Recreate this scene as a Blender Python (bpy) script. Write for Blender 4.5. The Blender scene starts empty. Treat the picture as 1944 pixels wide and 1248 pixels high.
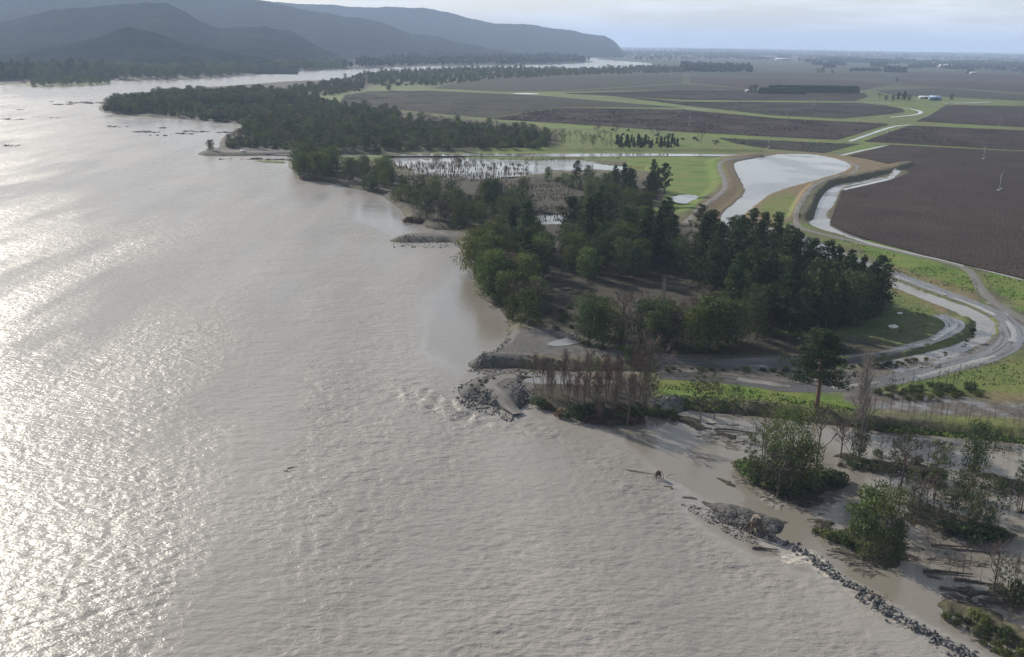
import bpy, bmesh, math, random
import numpy as np
from mathutils import Vector, Matrix

# ------------------------------------------------------------------ camera
S = bpy.context.scene
C = S.collection
FPX, CAMH = 1867.0, 100.0
PITCH = math.atan(542 / FPX)
ROLL = 0.0168
Fw = np.array([0, math.cos(PITCH), -math.sin(PITCH)])
R0 = np.array([1., 0, 0]); U0 = np.array([0, math.sin(PITCH), math.cos(PITCH)])
Rv = R0 * math.cos(ROLL) + U0 * math.sin(ROLL)
Uv = U0 * math.cos(ROLL) - R0 * math.sin(ROLL)
cd = bpy.data.cameras.new('camera')
cam = bpy.data.objects.new('camera', cd); C.objects.link(cam)
cd.sensor_width = 36.0; cd.lens = 36.0 * FPX / 1944
cd.clip_start = 1.0; cd.clip_end = 200000
cam.matrix_world = Matrix(((Rv[0], Uv[0], -Fw[0], 0), (Rv[1], Uv[1], -Fw[1], 0), (Rv[2], Uv[2], -Fw[2], CAMH), (0, 0, 0, 1)))
S.camera = cam

# ------------------------------------------------------------------ light
SUN_AZ, SUN_EL = math.radians(-42), math.radians(26)     # azimuth from +Y, negative = to the left
w = bpy.data.worlds.new('World'); S.world = w; w.use_nodes = True
nt = w.node_tree; N = nt.nodes; L = nt.links; N.clear()
out = N.new('ShaderNodeOutputWorld'); bg = N.new('ShaderNodeBackground')
sky = N.new('ShaderNodeTexSky'); sky.sky_type = 'NISHITA'; sky.sun_disc = False
sky.sun_elevation = SUN_EL; sky.sun_rotation = SUN_AZ
sky.altitude = 100; sky.air_density = 1.0; sky.dust_density = 1.2; sky.ozone_density = 1.5
tc = N.new('ShaderNodeTexCoord'); sep = N.new('ShaderNodeSeparateXYZ'); L.new(tc.outputs['Generated'], sep.inputs[0])
mz = N.new('ShaderNodeMath'); mz.operation = 'MAXIMUM'; mz.inputs[1].default_value = 0.0; L.new(sep.outputs['Z'], mz.inputs[0])
az = N.new('ShaderNodeMath'); az.operation = 'ADD'; az.inputs[1].default_value = 0.09; L.new(mz.outputs[0], az.inputs[0])
dv = N.new('ShaderNodeVectorMath'); dv.operation = 'DIVIDE'
cb = N.new('ShaderNodeCombineXYZ')
for k in range(3): L.new(az.outputs[0], cb.inputs[k])
L.new(tc.outputs['Generated'], dv.inputs[0]); L.new(cb.outputs[0], dv.inputs[1])
cn = N.new('ShaderNodeTexNoise'); cn.inputs['Scale'].default_value = 0.9; cn.inputs['Detail'].default_value = 9; cn.inputs['Roughness'].default_value = 0.58
L.new(dv.outputs[0], cn.inputs['Vector'])
cr = N.new('ShaderNodeValToRGB'); cr.color_ramp.elements[0].position = 0.44; cr.color_ramp.elements[1].position = 0.62
L.new(cn.outputs['Fac'], cr.inputs[0])
cm = N.new('ShaderNodeMath'); cm.operation = 'MULTIPLY_ADD'; cm.inputs[1].default_value = 0.60; cm.inputs[2].default_value = 0.32
L.new(cr.outputs[0], cm.inputs[0])
lowsky = N.new('ShaderNodeMapRange'); lowsky.inputs[1].default_value = 0.0; lowsky.inputs[2].default_value = 0.9; lowsky.inputs[3].default_value = 1.0; lowsky.inputs[4].default_value = 0.14
L.new(mz.outputs[0], lowsky.inputs[0]); cm2 = N.new('ShaderNodeMath'); cm2.operation = 'MULTIPLY'; L.new(cm.outputs[0], cm2.inputs[0]); L.new(lowsky.outputs[0], cm2.inputs[1]); cm = cm2
mx = N.new('ShaderNodeMix'); mx.data_type = 'RGBA'
L.new(cm.outputs[0], mx.inputs[0]); L.new(sky.outputs[0], mx.inputs[6]); mx.inputs[7].default_value = (9.2, 9.1, 9.0, 1)
L.new(mx.outputs[2], bg.inputs['Color']); bg.inputs['Strength'].default_value = 0.08
L.new(bg.outputs[0], out.inputs['Surface'])

sl = bpy.data.lights.new('sun', 'SUN'); sl.energy = 5.0; sl.angle = math.radians(0.53); sl.color = (1.0, 0.93, 0.82)
so = bpy.data.objects.new('sun', sl); C.objects.link(so)
sd = Vector((math.sin(SUN_AZ) * math.cos(SUN_EL), math.cos(SUN_AZ) * math.cos(SUN_EL), math.sin(SUN_EL)))
so.rotation_euler = sd.to_track_quat('Z', 'Y').to_euler(); so.location = (0, 0, 300)

S.view_settings.view_transform = 'Standard'; S.view_settings.look = 'None'
S.view_settings.exposure = 0.62; S.view_settings.gamma = 1; S.view_settings.use_curve_mapping = False
S.render.engine = 'CYCLES'
S.cycles.use_denoising = True
try: S.cycles.denoiser = 'OPENIMAGEDENOISE'
except Exception: pass
S.cycles.max_bounces = 5; S.cycles.diffuse_bounces = 2; S.cycles.glossy_bounces = 2
S.cycles.transmission_bounces = 3; S.cycles.volume_bounces = 1; S.cycles.transparent_max_bounces = 6
S.cycles.sample_clamp_indirect = 4.0

rng = np.random.default_rng(7); rnd = random.Random(7)

# ------------------------------------------------------------------ photo point -> ground point
def G(x, y, z=0.0):
    x = np.asarray(x, float); y = np.asarray(y, float)
    d = Fw * FPX + Rv * (x[..., None] - 972) - Uv * (y[..., None] - 624)
    t = (z - CAMH) / d[..., 2]
    return d[..., :2] * t[..., None]
def GP(x, y, z=0.0):
    p = G(np.array(x), np.array(y), z); return float(p[0]), float(p[1])
def YH(x): return 81.7 + (np.asarray(x, float) - 972) * math.tan(ROLL)
def PX(P):
    v = np.asarray(P, float) - np.array([0, 0, CAMH]); k = FPX / (v @ Fw)
    return np.stack([972 + (v @ Rv) * k, 624 - (v @ Uv) * k], -1)

def chaikin(P, n=1, closed=True):
    P = np.asarray(P, float)
    for _ in range(n):
        if closed:
            Q = np.roll(P, -1, 0)
            P = np.stack([.75 * P + .25 * Q, .25 * P + .75 * Q], 1).reshape(-1, 2)
        else:
            A, B = P[:-1], P[1:]
            M = np.stack([.75 * A + .25 * B, .25 * A + .75 * B], 1).reshape(-1, 2)
            P = np.vstack([P[:1], M[1:-1], P[-1:]])
    return P
def wpoly(px, n=1, z=0.0):
    P = chaikin(px, n); return G(P[:, 0], P[:, 1], z)

def inside(P, V):
    x, y = P[:, 0], P[:, 1]; r = np.zeros(len(P), bool)
    A, B = V, np.roll(V, -1, 0)
    for a, b in zip(A, B):
        if a[1] == b[1]: continue
        c = (a[1] > y) != (b[1] > y)
        r ^= c & (x < (b[0] - a[0]) * (y - a[1]) / (b[1] - a[1]) + a[0])
    return r
def dist_line(P, V, closed=False):
    d = np.full(len(P), 1e18)
    A = V if closed else V[:-1]; B = np.roll(V, -1, 0) if closed else V[1:]
    for a, b in zip(A, B):
        ab = b - a; l = ab @ ab
        if l < 1e-12: continue
        ap = P - a
        t = np.clip((ap @ ab) / l, 0, 1)
        q = ap - t[:, None] * ab
        np.minimum(d, (q * q).sum(1), out=d)
    return np.sqrt(d)
def sdf(P, V, margin=None):
    """positive inside; points farther than margin outside the bounds are skipped"""
    r = np.full(len(P), -1e4)
    if margin is None: m = np.ones(len(P), bool)
    else:
        lo, hi = V.min(0) - margin, V.max(0) + margin
        m = ((P >= lo) & (P <= hi)).all(1)
    if m.any():
        d = dist_line(P[m], V, True); r[m] = np.where(inside(P[m], V), d, -d)
    return r
def sstep(x, a, b):
    t = np.clip((x - a) / (b - a), 0, 1); return t * t * (3 - 2 * t)

_perm = np.random.default_rng(11).random((256, 256))
def vnoise(x, y):
    xi = np.floor(x).astype(int); yi = np.floor(y).astype(int); fx = x - xi; fy = y - yi
    fx = fx * fx * (3 - 2 * fx); fy = fy * fy * (3 - 2 * fy)
    g = lambda a, b: _perm[a & 255, b & 255]
    return (g(xi, yi) * (1 - fx) + g(xi + 1, yi) * fx) * (1 - fy) + (g(xi, yi + 1) * (1 - fx) + g(xi + 1, yi + 1) * fx) * fy
def fbm(x, y, o=4, s=0.5):
    r = 0; a = 1; t = 0
    for k in range(o):
        r = r + a * (vnoise(x * 2 ** k + 17.3 * k, y * 2 ** k + 9.1 * k) - .5); t += a; a *= s
    return r / t * 2

# ------------------------------------------------------------------ building helpers
def mesh(name, V, F, mats=(), mi=None, smooth=False):
    V = np.asarray(V, np.float32); me = bpy.data.meshes.new(name)
    Fs = F if isinstance(F, list) else [F]
    Fs = [np.asarray(f, np.int32) for f in Fs if len(f)]
    nl = sum(f.size for f in Fs); nf = sum(len(f) for f in Fs)
    me.vertices.add(len(V)); me.vertices.foreach_set('co', V.ravel())
    me.loops.add(nl); me.polygons.add(nf)
    me.loops.foreach_set('vertex_index', np.concatenate([f.ravel() for f in Fs]))
    tot = np.concatenate([np.full(len(f), f.shape[1], np.int32) for f in Fs])
    st = np.concatenate([[0], np.cumsum(tot)[:-1]]).astype(np.int32)
    me.polygons.foreach_set('loop_start', st); me.polygons.foreach_set('loop_total', tot)
    if mi is not None: me.polygons.foreach_set('material_index', np.asarray(mi, np.int32))
    if smooth: me.polygons.foreach_set('use_smooth', np.ones(nf, bool))
    for m in mats: me.materials.append(m)
    me.update(calc_edges=True); me.validate()
    return me
def link(name, me, parent=None, loc=None):
    o = bpy.data.objects.new(name, me); C.objects.link(o)
    if parent: o.parent = parent
    if loc is not None: o.location = loc
    return o
def tag(o, label=None, cat=None, group=None, kind=None):
    if label: o['label'] = label
    if cat: o['category'] = cat
    if group: o['group'] = group
    if kind: o['kind'] = kind
    return o
def thing(name, loc, label, cat, group=None, rz=0.0):
    o = bpy.data.objects.new(name, None); C.objects.link(o); o.location = loc; o.rotation_euler = (0, 0, rz)
    o.empty_display_size = 1
    return tag(o, label, cat, group)
def ngon(name, P, z, mat, kind='structure', label=None, cat=None):
    V = np.c_[P, np.full(len(P), z) if np.isscalar(z) else z]
    me = bpy.data.meshes.new(name); me.from_pydata(V.tolist(), [], [list(range(len(P)))]); me.materials.append(mat)
    me.update()
    if me.polygons[0].normal.z < 0: me.flip_normals()
    bm = bmesh.new(); bm.from_mesh(me); bmesh.ops.triangulate(bm, faces=bm.faces[:], ngon_method='EAR_CLIP'); bm.to_mesh(me); bm.free()
    o = link(name, me); return tag(o, label, cat, None, kind)

def tube(path, rad, n=6, cap=True):
    """tapered tube along a polyline -> V, quads, tris"""
    path = np.asarray(path, float); m = len(path); rad = np.broadcast_to(rad, (m,))
    T = np.gradient(path, axis=0); T /= np.linalg.norm(T, axis=1)[:, None] + 1e-9
    up = np.where(np.abs(T[:, 2:3]) > .9, np.array([[1., 0, 0]]), np.array([[0, 0, 1.]]))
    A = np.cross(T, up); A /= np.linalg.norm(A, axis=1)[:, None] + 1e-9; B = np.cross(T, A)
    th = np.linspace(0, 2 * np.pi, n, endpoint=False)
    V = path[:, None] + rad[:, None, None] * (np.cos(th)[None, :, None] * A[:, None] + np.sin(th)[None, :, None] * B[:, None])
    V = V.reshape(-1, 3); i = np.arange(m - 1)[:, None] * n; j = np.arange(n)[None]; k = (j + 1) % n
    Q = np.stack([i + j, i + k, i + n + k, i + n + j], -1).reshape(-1, 4)
    if cap:
        e = len(V); V = np.vstack([V, path[:1], path[-1:]])
        jj = np.arange(n); kk = (jj + 1) % n; b = (m - 1) * n
        T3 = np.vstack([np.c_[kk, jj, np.full(n, e)], np.c_[b + jj, b + kk, np.full(n, e + 1)]])
    else: T3 = np.zeros((0, 3), int)
    return V, Q, T3
class MB:
    def __init__(s): s.V = []; s.Q = []; s.T = []; s.n = 0
    def add(s, V, Q=(), T=()):
        s.V.append(np.asarray(V, float))
        if len(Q): s.Q.append(np.asarray(Q) + s.n)
        if len(T): s.T.append(np.asarray(T) + s.n)
        s.n += len(V); return s
    def tube(s, path, rad, n=6, cap=True): return s.add(*tube(path, rad, n, cap))
    def box(s, c, d, rz=0, top=(1, 1)):
        c = np.asarray(c, float); d = np.asarray(d, float) / 2
        V = np.array([[x * d[0] * (top[0] if z > 0 else 1), y * d[1] * (top[1] if z > 0 else 1), z * d[2]] for z in (-1, 1) for y in (-1, 1) for x in (-1, 1)], float)
        r = np.array([[math.cos(rz), -math.sin(rz), 0], [math.sin(rz), math.cos(rz), 0], [0, 0, 1]])
        return s.add(V @ r.T + c, [[0, 2, 3, 1], [4, 5, 7, 6], [0, 1, 5, 4], [2, 6, 7, 3], [0, 4, 6, 2], [1, 3, 7, 5]])
    def me(s, name, mat, smooth=False):
        F = []
        if s.Q: F.append(np.vstack(s.Q))
        if s.T: F.append(np.vstack(s.T))
        return mesh(name, np.vstack(s.V), F, [mat], smooth=smooth)
    def build(s, name, mat, parent=None, smooth=False, loc=None): return link(name, s.me(name, mat, smooth), parent, loc)

# ------------------------------------------------------------------ materials
def mat(name, col=(.5, .5, .5), rough=.8, spec=.3, noise=None, bump=None, objvar=0.0, trans=0.0):
    """noise=(scale, colour2, lo, hi); bump=(scale, distance)"""
    m = bpy.data.materials.new(name); m.use_nodes = True
    n, l = m.node_tree.nodes, m.node_tree.links; b = n['Principled BSDF']
    b.inputs['Roughness'].default_value = rough; b.inputs['Specular IOR Level'].default_value = spec
    b.inputs['Base Color'].default_value = (*col, 1)
    src = None; geo = n.new('ShaderNodeNewGeometry')
    if noise:
        t = n.new('ShaderNodeTexNoise'); t.inputs['Scale'].default_value = noise[0]; t.inputs['Detail'].default_value = 5; t.inputs['Roughness'].default_value = .65
        l.new(geo.outputs['Position'], t.inputs['Vector'])
        r = n.new('ShaderNodeValToRGB'); r.color_ramp.elements[0].position = noise[2]; r.color_ramp.elements[1].position = noise[3]
        r.color_ramp.elements[0].color = (*col, 1); r.color_ramp.elements[1].color = (*noise[1], 1)
        l.new(t.outputs['Fac'], r.inputs[0]); src = r.outputs[0]
    if objvar:
        oi = n.new('ShaderNodeObjectInfo'); h = n.new('ShaderNodeHueSaturation')
        mr = n.new('ShaderNodeMapRange'); mr.inputs[3].default_value = 1 - objvar; mr.inputs[4].default_value = 1 + objvar
        l.new(oi.outputs['Random'], mr.inputs[0]); l.new(mr.outputs[0], h.inputs['Value'])
        m2 = n.new('ShaderNodeMath'); m2.operation = 'MULTIPLY'; m2.inputs[1].default_value = 7.31; l.new(oi.outputs['Random'], m2.inputs[0])
        fr = n.new('ShaderNodeMath'); fr.operation = 'FRACT'; l.new(m2.outputs[0], fr.inputs[0])
        mh = n.new('ShaderNodeMapRange'); mh.inputs[3].default_value = .5 - objvar * .09; mh.inputs[4].default_value = .5 + objvar * .06
        l.new(fr.outputs[0], mh.inputs[0]); l.new(mh.outputs[0], h.inputs['Hue'])
        if src: l.new(src, h.inputs['Color'])
        else: h.inputs['Color'].default_value = (*col, 1)
        src = h.outputs[0]
    if src: l.new(src, b.inputs['Base Color'])
    if bump:
        t = n.new('ShaderNodeTexNoise'); t.inputs['Scale'].default_value = bump[0]; t.inputs['Detail'].default_value = 6
        l.new(geo.outputs['Position'], t.inputs['Vector'])
        bp = n.new('ShaderNodeBump'); bp.inputs['Distance'].default_value = bump[1]; bp.inputs['Strength'].default_value = 1
        l.new(t.outputs['Fac'], bp.inputs['Height']); l.new(bp.outputs[0], b.inputs['Normal'])
    if trans:
        tr = n.new('ShaderNodeBsdfTranslucent'); ms = n.new('ShaderNodeMixShader'); ms.inputs[0].default_value = trans
        if src: l.new(src, tr.inputs['Color'])
        else: tr.inputs['Color'].default_value = (*col, 1)
        l.new(b.outputs[0], ms.inputs[1]); l.new(tr.outputs[0], ms.inputs[2]); l.new(ms.outputs[0], n['Material Output'].inputs['Surface'])
    return m

M = {}
M['pine'] = mat('pine_needles', (.032, .050, .022), .85, .06, (.2, (.062, .084, .034), .35, .7), objvar=.30, trans=.15)
M['leaf'] = mat('willow_leaves', (.052, .078, .024), .85, .06, (.12, (.105, .130, .042), .35, .7), objvar=.32, trans=.25)
M['leaf_blue'] = mat('wattle_leaves', (.044, .064, .028), .85, .06, (.12, (.086, .108, .046), .35, .7), objvar=.28, trans=.25)
M['leaf_brown'] = mat('russet_leaves', (.090, .052, .034), .7, .15, (.4, (.125, .082, .054), .35, .7), objvar=.25, trans=.2)
M['twig'] = mat('bare_twigs', (.095, .072, .060), .85, .1, (.5, (.14, .11, .095), .35, .7), objvar=.25)
M['twig_red'] = mat('red_twigs', (.125, .082, .068), .85, .1, (.5, (.165, .118, .098), .35, .7), objvar=.2)
M['bark'] = mat('bark', (.075, .058, .046), .9, .1, (1.2, (.12, .10, .085), .35, .7), (4, .05), objvar=.2)
M['bark_red'] = mat('pine_bark', (.12, .070, .052), .9, .1, (1.5, (.17, .11, .085), .35, .7), (4, .05))
M['bark_pale'] = mat('pale_bark', (.22, .19, .165), .9, .1, (1.2, (.30, .27, .24), .35, .7), (4, .05))
M['rock'] = mat('grey_rock', (.058, .059, .060), .85, .25, (.9, (.155, .152, .146), .35, .75), (3, .12), objvar=.35)
M['drift'] = mat('driftwood', (.12, .095, .072), .85, .15, (2, (.22, .185, .15), .3, .7), (6, .03), objvar=.25)
M['drift_dark'] = mat('wet_driftwood', (.050, .041, .034), .7, .3, (1.2, (.10, .082, .068), .3, .7), (5, .05), objvar=.3)
M['drift_red'] = mat('rotten_stump_wood', (.085, .050, .034), .85, .1, (1.5, (.14, .088, .06), .3, .7), (5, .05))
M['white'] = mat('white_paint', (.78, .78, .76), .5, .4)
M['concrete'] = mat('concrete', (.40, .39, .37), .85, .2, (1, (.30, .29, .27), .3, .7))
M['steel'] = mat('galvanised_steel', (.30, .31, .32), .6, .3)
M['dark'] = mat('dark_rubber', (.02, .02, .02), .7, .3)
M['glass'] = mat('tinted_glass', (.03, .04, .05), .08, .6)
M['roof_blue'] = mat('blue_roof', (.25, .36, .46), .5, .4)
M['roof_grey'] = mat('pale_roof', (.36, .38, .40), .6, .3)
M['wall_dark'] = mat('shed_wall', (.12, .15, .20), .8, .2)
M['wall_cream'] = mat('cream_wall', (.36, .34, .31), .8, .2)
M['hedge'] = mat('clipped_conifer', (.016, .026, .016), .8, .1, (.2, (.028, .042, .024), .35, .7))
M['farwood'] = mat('distant_foliage', (.026, .038, .026), .8, .1, (.02, (.045, .058, .034), .35, .7))
M['hill'] = mat('forested_hillside', (.007, .012, .010), 1.0, .0, (.009, (.022, .032, .021), .42, .66), (.05, 4))
M['soil'] = mat('vineyard_soil', (.030, .0205, .0185), .9, .1, (.022, (.048, .036, .027), .40, .68), (1.2, .5))
M['soil_green'] = mat('vineyard_sward', (.027, .030, .022), .9, .1, (.022, (.042, .043, .028), .4, .68), (1.2, .5))
M['vine'] = mat('bare_vine_canes', (.032, .022, .020), .9, .1, (.05, (.048, .036, .029), .4, .65))
M['vine_green'] = mat('weedy_vine_canes', (.032, .030, .023), .9, .1, (.05, (.044, .040, .028), .4, .65))

def water_mat(name, base, rough, bumps, attr=False, spec=.5):
    m = bpy.data.materials.new(name); m.use_nodes = True
    n, l = m.node_tree.nodes, m.node_tree.links; b = n['Principled BSDF']
    b.inputs['IOR'].default_value = 1.33; b.inputs['Specular IOR Level'].default_value = spec
    geo = n.new('ShaderNodeNewGeometry')
    hs = None
    for sc, sx, dist, rot in bumps:
        mp = n.new('ShaderNodeMapping'); mp.inputs['Scale'].default_value = (sc * sx, sc, sc); mp.inputs['Rotation'].default_value = (0, 0, rot)
        l.new(geo.outputs['Position'], mp.inputs['Vector'])
        t = n.new('ShaderNodeTexNoise'); t.inputs['Scale'].default_value = 1; t.inputs['Detail'].default_value = 3; t.inputs['Roughness'].default_value = .55
        l.new(mp.outputs[0], t.inputs['Vector'])
        mu = n.new('ShaderNodeMath'); mu.operation = 'MULTIPLY_ADD'; mu.inputs[1].default_value = dist; mu.inputs[2].default_value = -.5 * dist; l.new(t.outputs['Fac'], mu.inputs[0])
        if hs is None: hs = mu.outputs[0]
        else:
            ad = n.new('ShaderNodeMath'); ad.operation = 'ADD'; l.new(hs, ad.inputs[0]); l.new(mu.outputs[0], ad.inputs[1]); hs = ad.outputs[0]
    bp = n.new('ShaderNodeBump'); bp.inputs['Distance'].default_value = 1.0; bp.inputs['Strength'].default_value = 1
    l.new(bp.outputs[0], b.inputs['Normal'])
    t = n.new('ShaderNodeTexNoise'); t.inputs['Scale'].default_value = 1; t.inputs['Detail'].default_value = 5
    mp = n.new('ShaderNodeMapping'); mp.inputs['Scale'].default_value = (.035, .008, .02); l.new(geo.outputs['Position'], mp.inputs['Vector']); l.new(mp.outputs[0], t.inputs['Vector'])
    r = n.new('ShaderNodeValToRGB'); r.color_ramp.elements[0].position = .35; r.color_ramp.elements[1].position = .65
    r.color_ramp.elements[0].color = (*[c * .88 for c in base], 1); r.color_ramp.elements[1].color = (*[min(1, c * 1.12) for c in base], 1)
    l.new(t.outputs['Fac'], r.inputs[0])
    b.inputs['Roughness'].default_value = rough
    if attr:
        at = n.new('ShaderNodeAttribute'); at.attribute_name = 'flow'     # R = chop, G = foam
        sp = n.new('ShaderNodeSeparateColor'); l.new(at.outputs['Color'], sp.inputs[0])
        mu = n.new('ShaderNodeMath'); mu.operation = 'MULTIPLY'; l.new(hs, mu.inputs[0]); l.new(sp.outputs[0], mu.inputs[1]); l.new(mu.outputs[0], bp.inputs['Height'])
        fn = n.new('ShaderNodeTexNoise'); fn.inputs['Scale'].default_value = .9; fn.inputs['Detail'].default_value = 6; fn.inputs['Roughness'].default_value = .7
        l.new(geo.outputs['Position'], fn.inputs['Vector'])
        fa = n.new('ShaderNodeMath'); fa.operation = 'ADD'; l.new(fn.outputs['Fac'], fa.inputs[0]); l.new(sp.outputs[1], fa.inputs[1])
        fr = n.new('ShaderNodeMapRange'); fr.inputs[1].default_value = .88; fr.inputs[2].default_value = 1.12; l.new(fa.outputs[0], fr.inputs[0])
        mc = n.new('ShaderNodeMix'); mc.data_type = 'RGBA'; l.new(fr.outputs[0], mc.inputs[0])
        tb = n.new('ShaderNodeMix'); tb.data_type = 'RGBA'; tm = n.new('ShaderNodeMapRange'); tm.inputs[1].default_value = .08; tm.inputs[2].default_value = .34; l.new(sp.outputs[0], tm.inputs[0]); l.new(tm.outputs[0], tb.inputs[0])
        tb.inputs[6].default_value = (.160, .145, .118, 1); l.new(r.outputs[0], tb.inputs[7]); l.new(tb.outputs[2], mc.inputs[6]); mc.inputs[7].default_value = (.55, .50, .42, 1)
        l.new(mc.outputs[2], b.inputs['Base Color'])
        rr = n.new('ShaderNodeMapRange'); rr.inputs[4].default_value = .7; l.new(fr.outputs[0], rr.inputs[0]); r0 = n.new('ShaderNodeMapRange'); r0.inputs[1].default_value = .15; r0.inputs[2].default_value = .9; r0.inputs[3].default_value = .10; r0.inputs[4].default_value = rough; l.new(sp.outputs[0], r0.inputs[0]); l.new(r0.outputs[0], rr.inputs[3]); l.new(rr.outputs[0], b.inputs['Roughness'])
    else:
        rt = n.new('ShaderNodeTexNoise'); rt.inputs['Scale'].default_value = .018; rt.inputs['Detail'].default_value = 4; l.new(geo.outputs['Position'], rt.inputs['Vector'])
        rm = n.new('ShaderNodeMapRange'); rm.inputs[1].default_value = .46; rm.inputs[2].default_value = .56; rm.inputs[3].default_value = .1; rm.inputs[4].default_value = 12; l.new(rt.outputs['Fac'], rm.inputs[0])
        mu = n.new('ShaderNodeMath'); mu.operation = 'MULTIPLY'; l.new(hs, mu.inputs[0]); l.new(rm.outputs[0], mu.inputs[1]); l.new(mu.outputs[0], bp.inputs['Height']); l.new(r.outputs[0], b.inputs['Base Color'])
    return m
M['river'] = water_mat('muddy_river', (.222, .207, .186), .36, [(.085, .45, .70, .3), (.42, .5, .42, .25), (1.2, .55, .26, -.2), (3.2, .7, .10, .1)], True)
M['pool'] = water_mat('still_floodwater', (.17, .16, .14), .05, [(.6, .8, .02, 0)])
M['ditch'] = water_mat('ditch_water', (.15, .14, .125), .08, [(.5, .8, .03, 0)])
M['sea'] = water_mat('sea_water', (.10, .14, .16), .3, [(.05, .8, .8, 0)])

# ------------------------------------------------------------------ land outlines (photo points on the ground)
MAIN = [(2900, 905), (2200, 868), (1944, 843), (1884, 833), (1821, 830), (1744, 824), (1651, 816), (1604, 808), (1570, 805), (1464, 793), (1371, 785), (1340, 783),
        (1300, 778), (1279, 782), (1262, 792), (1240, 791), (1218, 786), (1216, 803), (1172, 808), (1124, 803), (1076, 793), (1028, 772), (1009, 764), (998, 761), (985, 774),
        (968, 784), (951, 775), (925, 768), (898, 761), (879, 753), (867, 741), (882, 731), (913, 720), (951, 711), (958, 713), (1028, 715), (1124, 716), (1240, 714), (1244, 706), (1124, 705), (1028, 702),
        (956, 697), (903, 698), (886, 697), (891, 687), (930, 671), (944, 661), (961, 639), (969, 622), (956, 590), (911, 568), (908, 532), (882, 497), (874, 468), (868, 460), (800, 461), (747, 460), (737, 457), (770, 446),
        (821, 447), (838, 449), (860, 446), (880, 437), (809, 436), (796, 421), (770, 423), (767, 405), (757, 395), (737, 379), (721, 367), (698, 364), (665, 356), (623, 346), (562, 342), (559, 323), (546, 319), (549, 305),
        (560, 299), (720, 300), (720, 293), (560, 295), (547, 295), (433, 297), (370, 295), (387, 287), (417, 283), (417, 267), (433, 253), (463, 240), (480, 237), (367, 228), (233, 218), (190, 213), (187, 200),
        (227, 190), (253, 182), (333, 170), (467, 162), (550, 155), (633, 153), (648, 150), (698, 138), (815, 132), (948, 128), (1115, 132), (1205, 128), (1251, 122), (1200, 117), (1165, 115.5), (1138, 113), (1131, 111.5), (1168, 103), (1125, 99), (1121, 94.5),
        (1300, 92), (1944, 103), (2900, 120)]
LEFT = [(-900, 178), (0, 161), (60, 158), (120, 150), (190, 152), (333, 152), (427, 147), (533, 137), (648, 132), (781, 126), (915, 124), (1048, 123), (1131, 118), (1081, 112), (985, 108), (1081, 94.5), (1121, 92.5), (1118, 88.5), (-900, 55)]
ISLES = [
    [(50, 167), (183, 163), (220, 157), (173, 149), (90, 150), (50, 156)],
    [(1098, 109), (1150, 111), (1131, 108), (1090, 105), (1030, 106)],
    [(1393, 889), (1449, 920), (1474, 951), (1514, 962), (1542, 960), (1576, 939), (1613, 920), (1604, 901), (1579, 889), (1526, 889), (1464, 877), (1418, 874)],
    [(1545, 1012), (1560, 1020), (1595, 1035), (1620, 1054), (1641, 1072), (1688, 1074), (1722, 1057), (1725, 1041), (1697, 1020), (1650, 1004), (1604, 1005), (1560, 1000)],
    [(1711, 940), (1727, 945), (1757, 951), (1790, 965), (1815, 974), (1900, 1001), (1940, 1017), (1917, 1026), (1848, 1028), (1794, 1020), (1757, 1009), (1719, 995), (1700, 967)],
    [(1557, 864), (1604, 860), (1666, 872), (1713, 877), (1800, 888), (1800, 908), (1775, 909), (1731, 901), (1682, 891), (1635, 880), (1604, 873)],
    [(1840, 895), (1877, 901), (1944, 914), (1990, 925), (1944, 928), (1921, 927), (1884, 917)],
    [(1783, 1144), (1843, 1190), (1865, 1206), (1944, 1252), (2040, 1310), (2100, 1260), (1944, 1192), (1909, 1178), (1856, 1148), (1820, 1145)],
    [(1868, 1108), (1890, 1104), (1940, 1125), (1960, 1145), (1925, 1148), (1890, 1128)],
    [(1291, 938), (1325, 941), (1347, 949), (1384, 955), (1429, 962), (1465, 975), (1488, 1002), (1470, 1010), (1429, 1016), (1406, 1007), (1384, 993), (1350, 975), (1316, 955)],
    [(1250, 918), (1272, 920), (1295, 930), (1285, 932), (1262, 926)],
    [(475, 304), (540, 306), (549, 311), (500, 309)],
    [(1310, 893), (1345, 892), (1385, 908), (1420, 932), (1400, 934), (1360, 918)], [(1268, 785), (1310, 790), (1360, 808), (1410, 830), (1395, 840), (1340, 822), (1280, 800)], [(1690, 1030), (1760, 1042), (1850, 1048), (1905, 1052), (1850, 1058), (1760, 1052)],
    [(1800, 1110), (1850, 1118), (1895, 1130), (1850, 1132)], [(1640, 915), (1700, 925), (1760, 940), (1800, 955), (1740, 948), (1680, 935)], [(1830, 935), (1900, 950), (1944, 965), (1990, 985), (1920, 972), (1860, 955)], [(1755, 1082), (1800, 1084), (1850, 1095), (1800, 1095)], [(1540, 985), (1575, 986), (1580, 998), (1550, 1000)],
]
ISLE_H = [3.0, 3.0, .5, .45, .3, .45, .5, .9, .5, 1.2, .35, .35, .12, .25, .2, .25, .3, .3, .2, .12]
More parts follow.
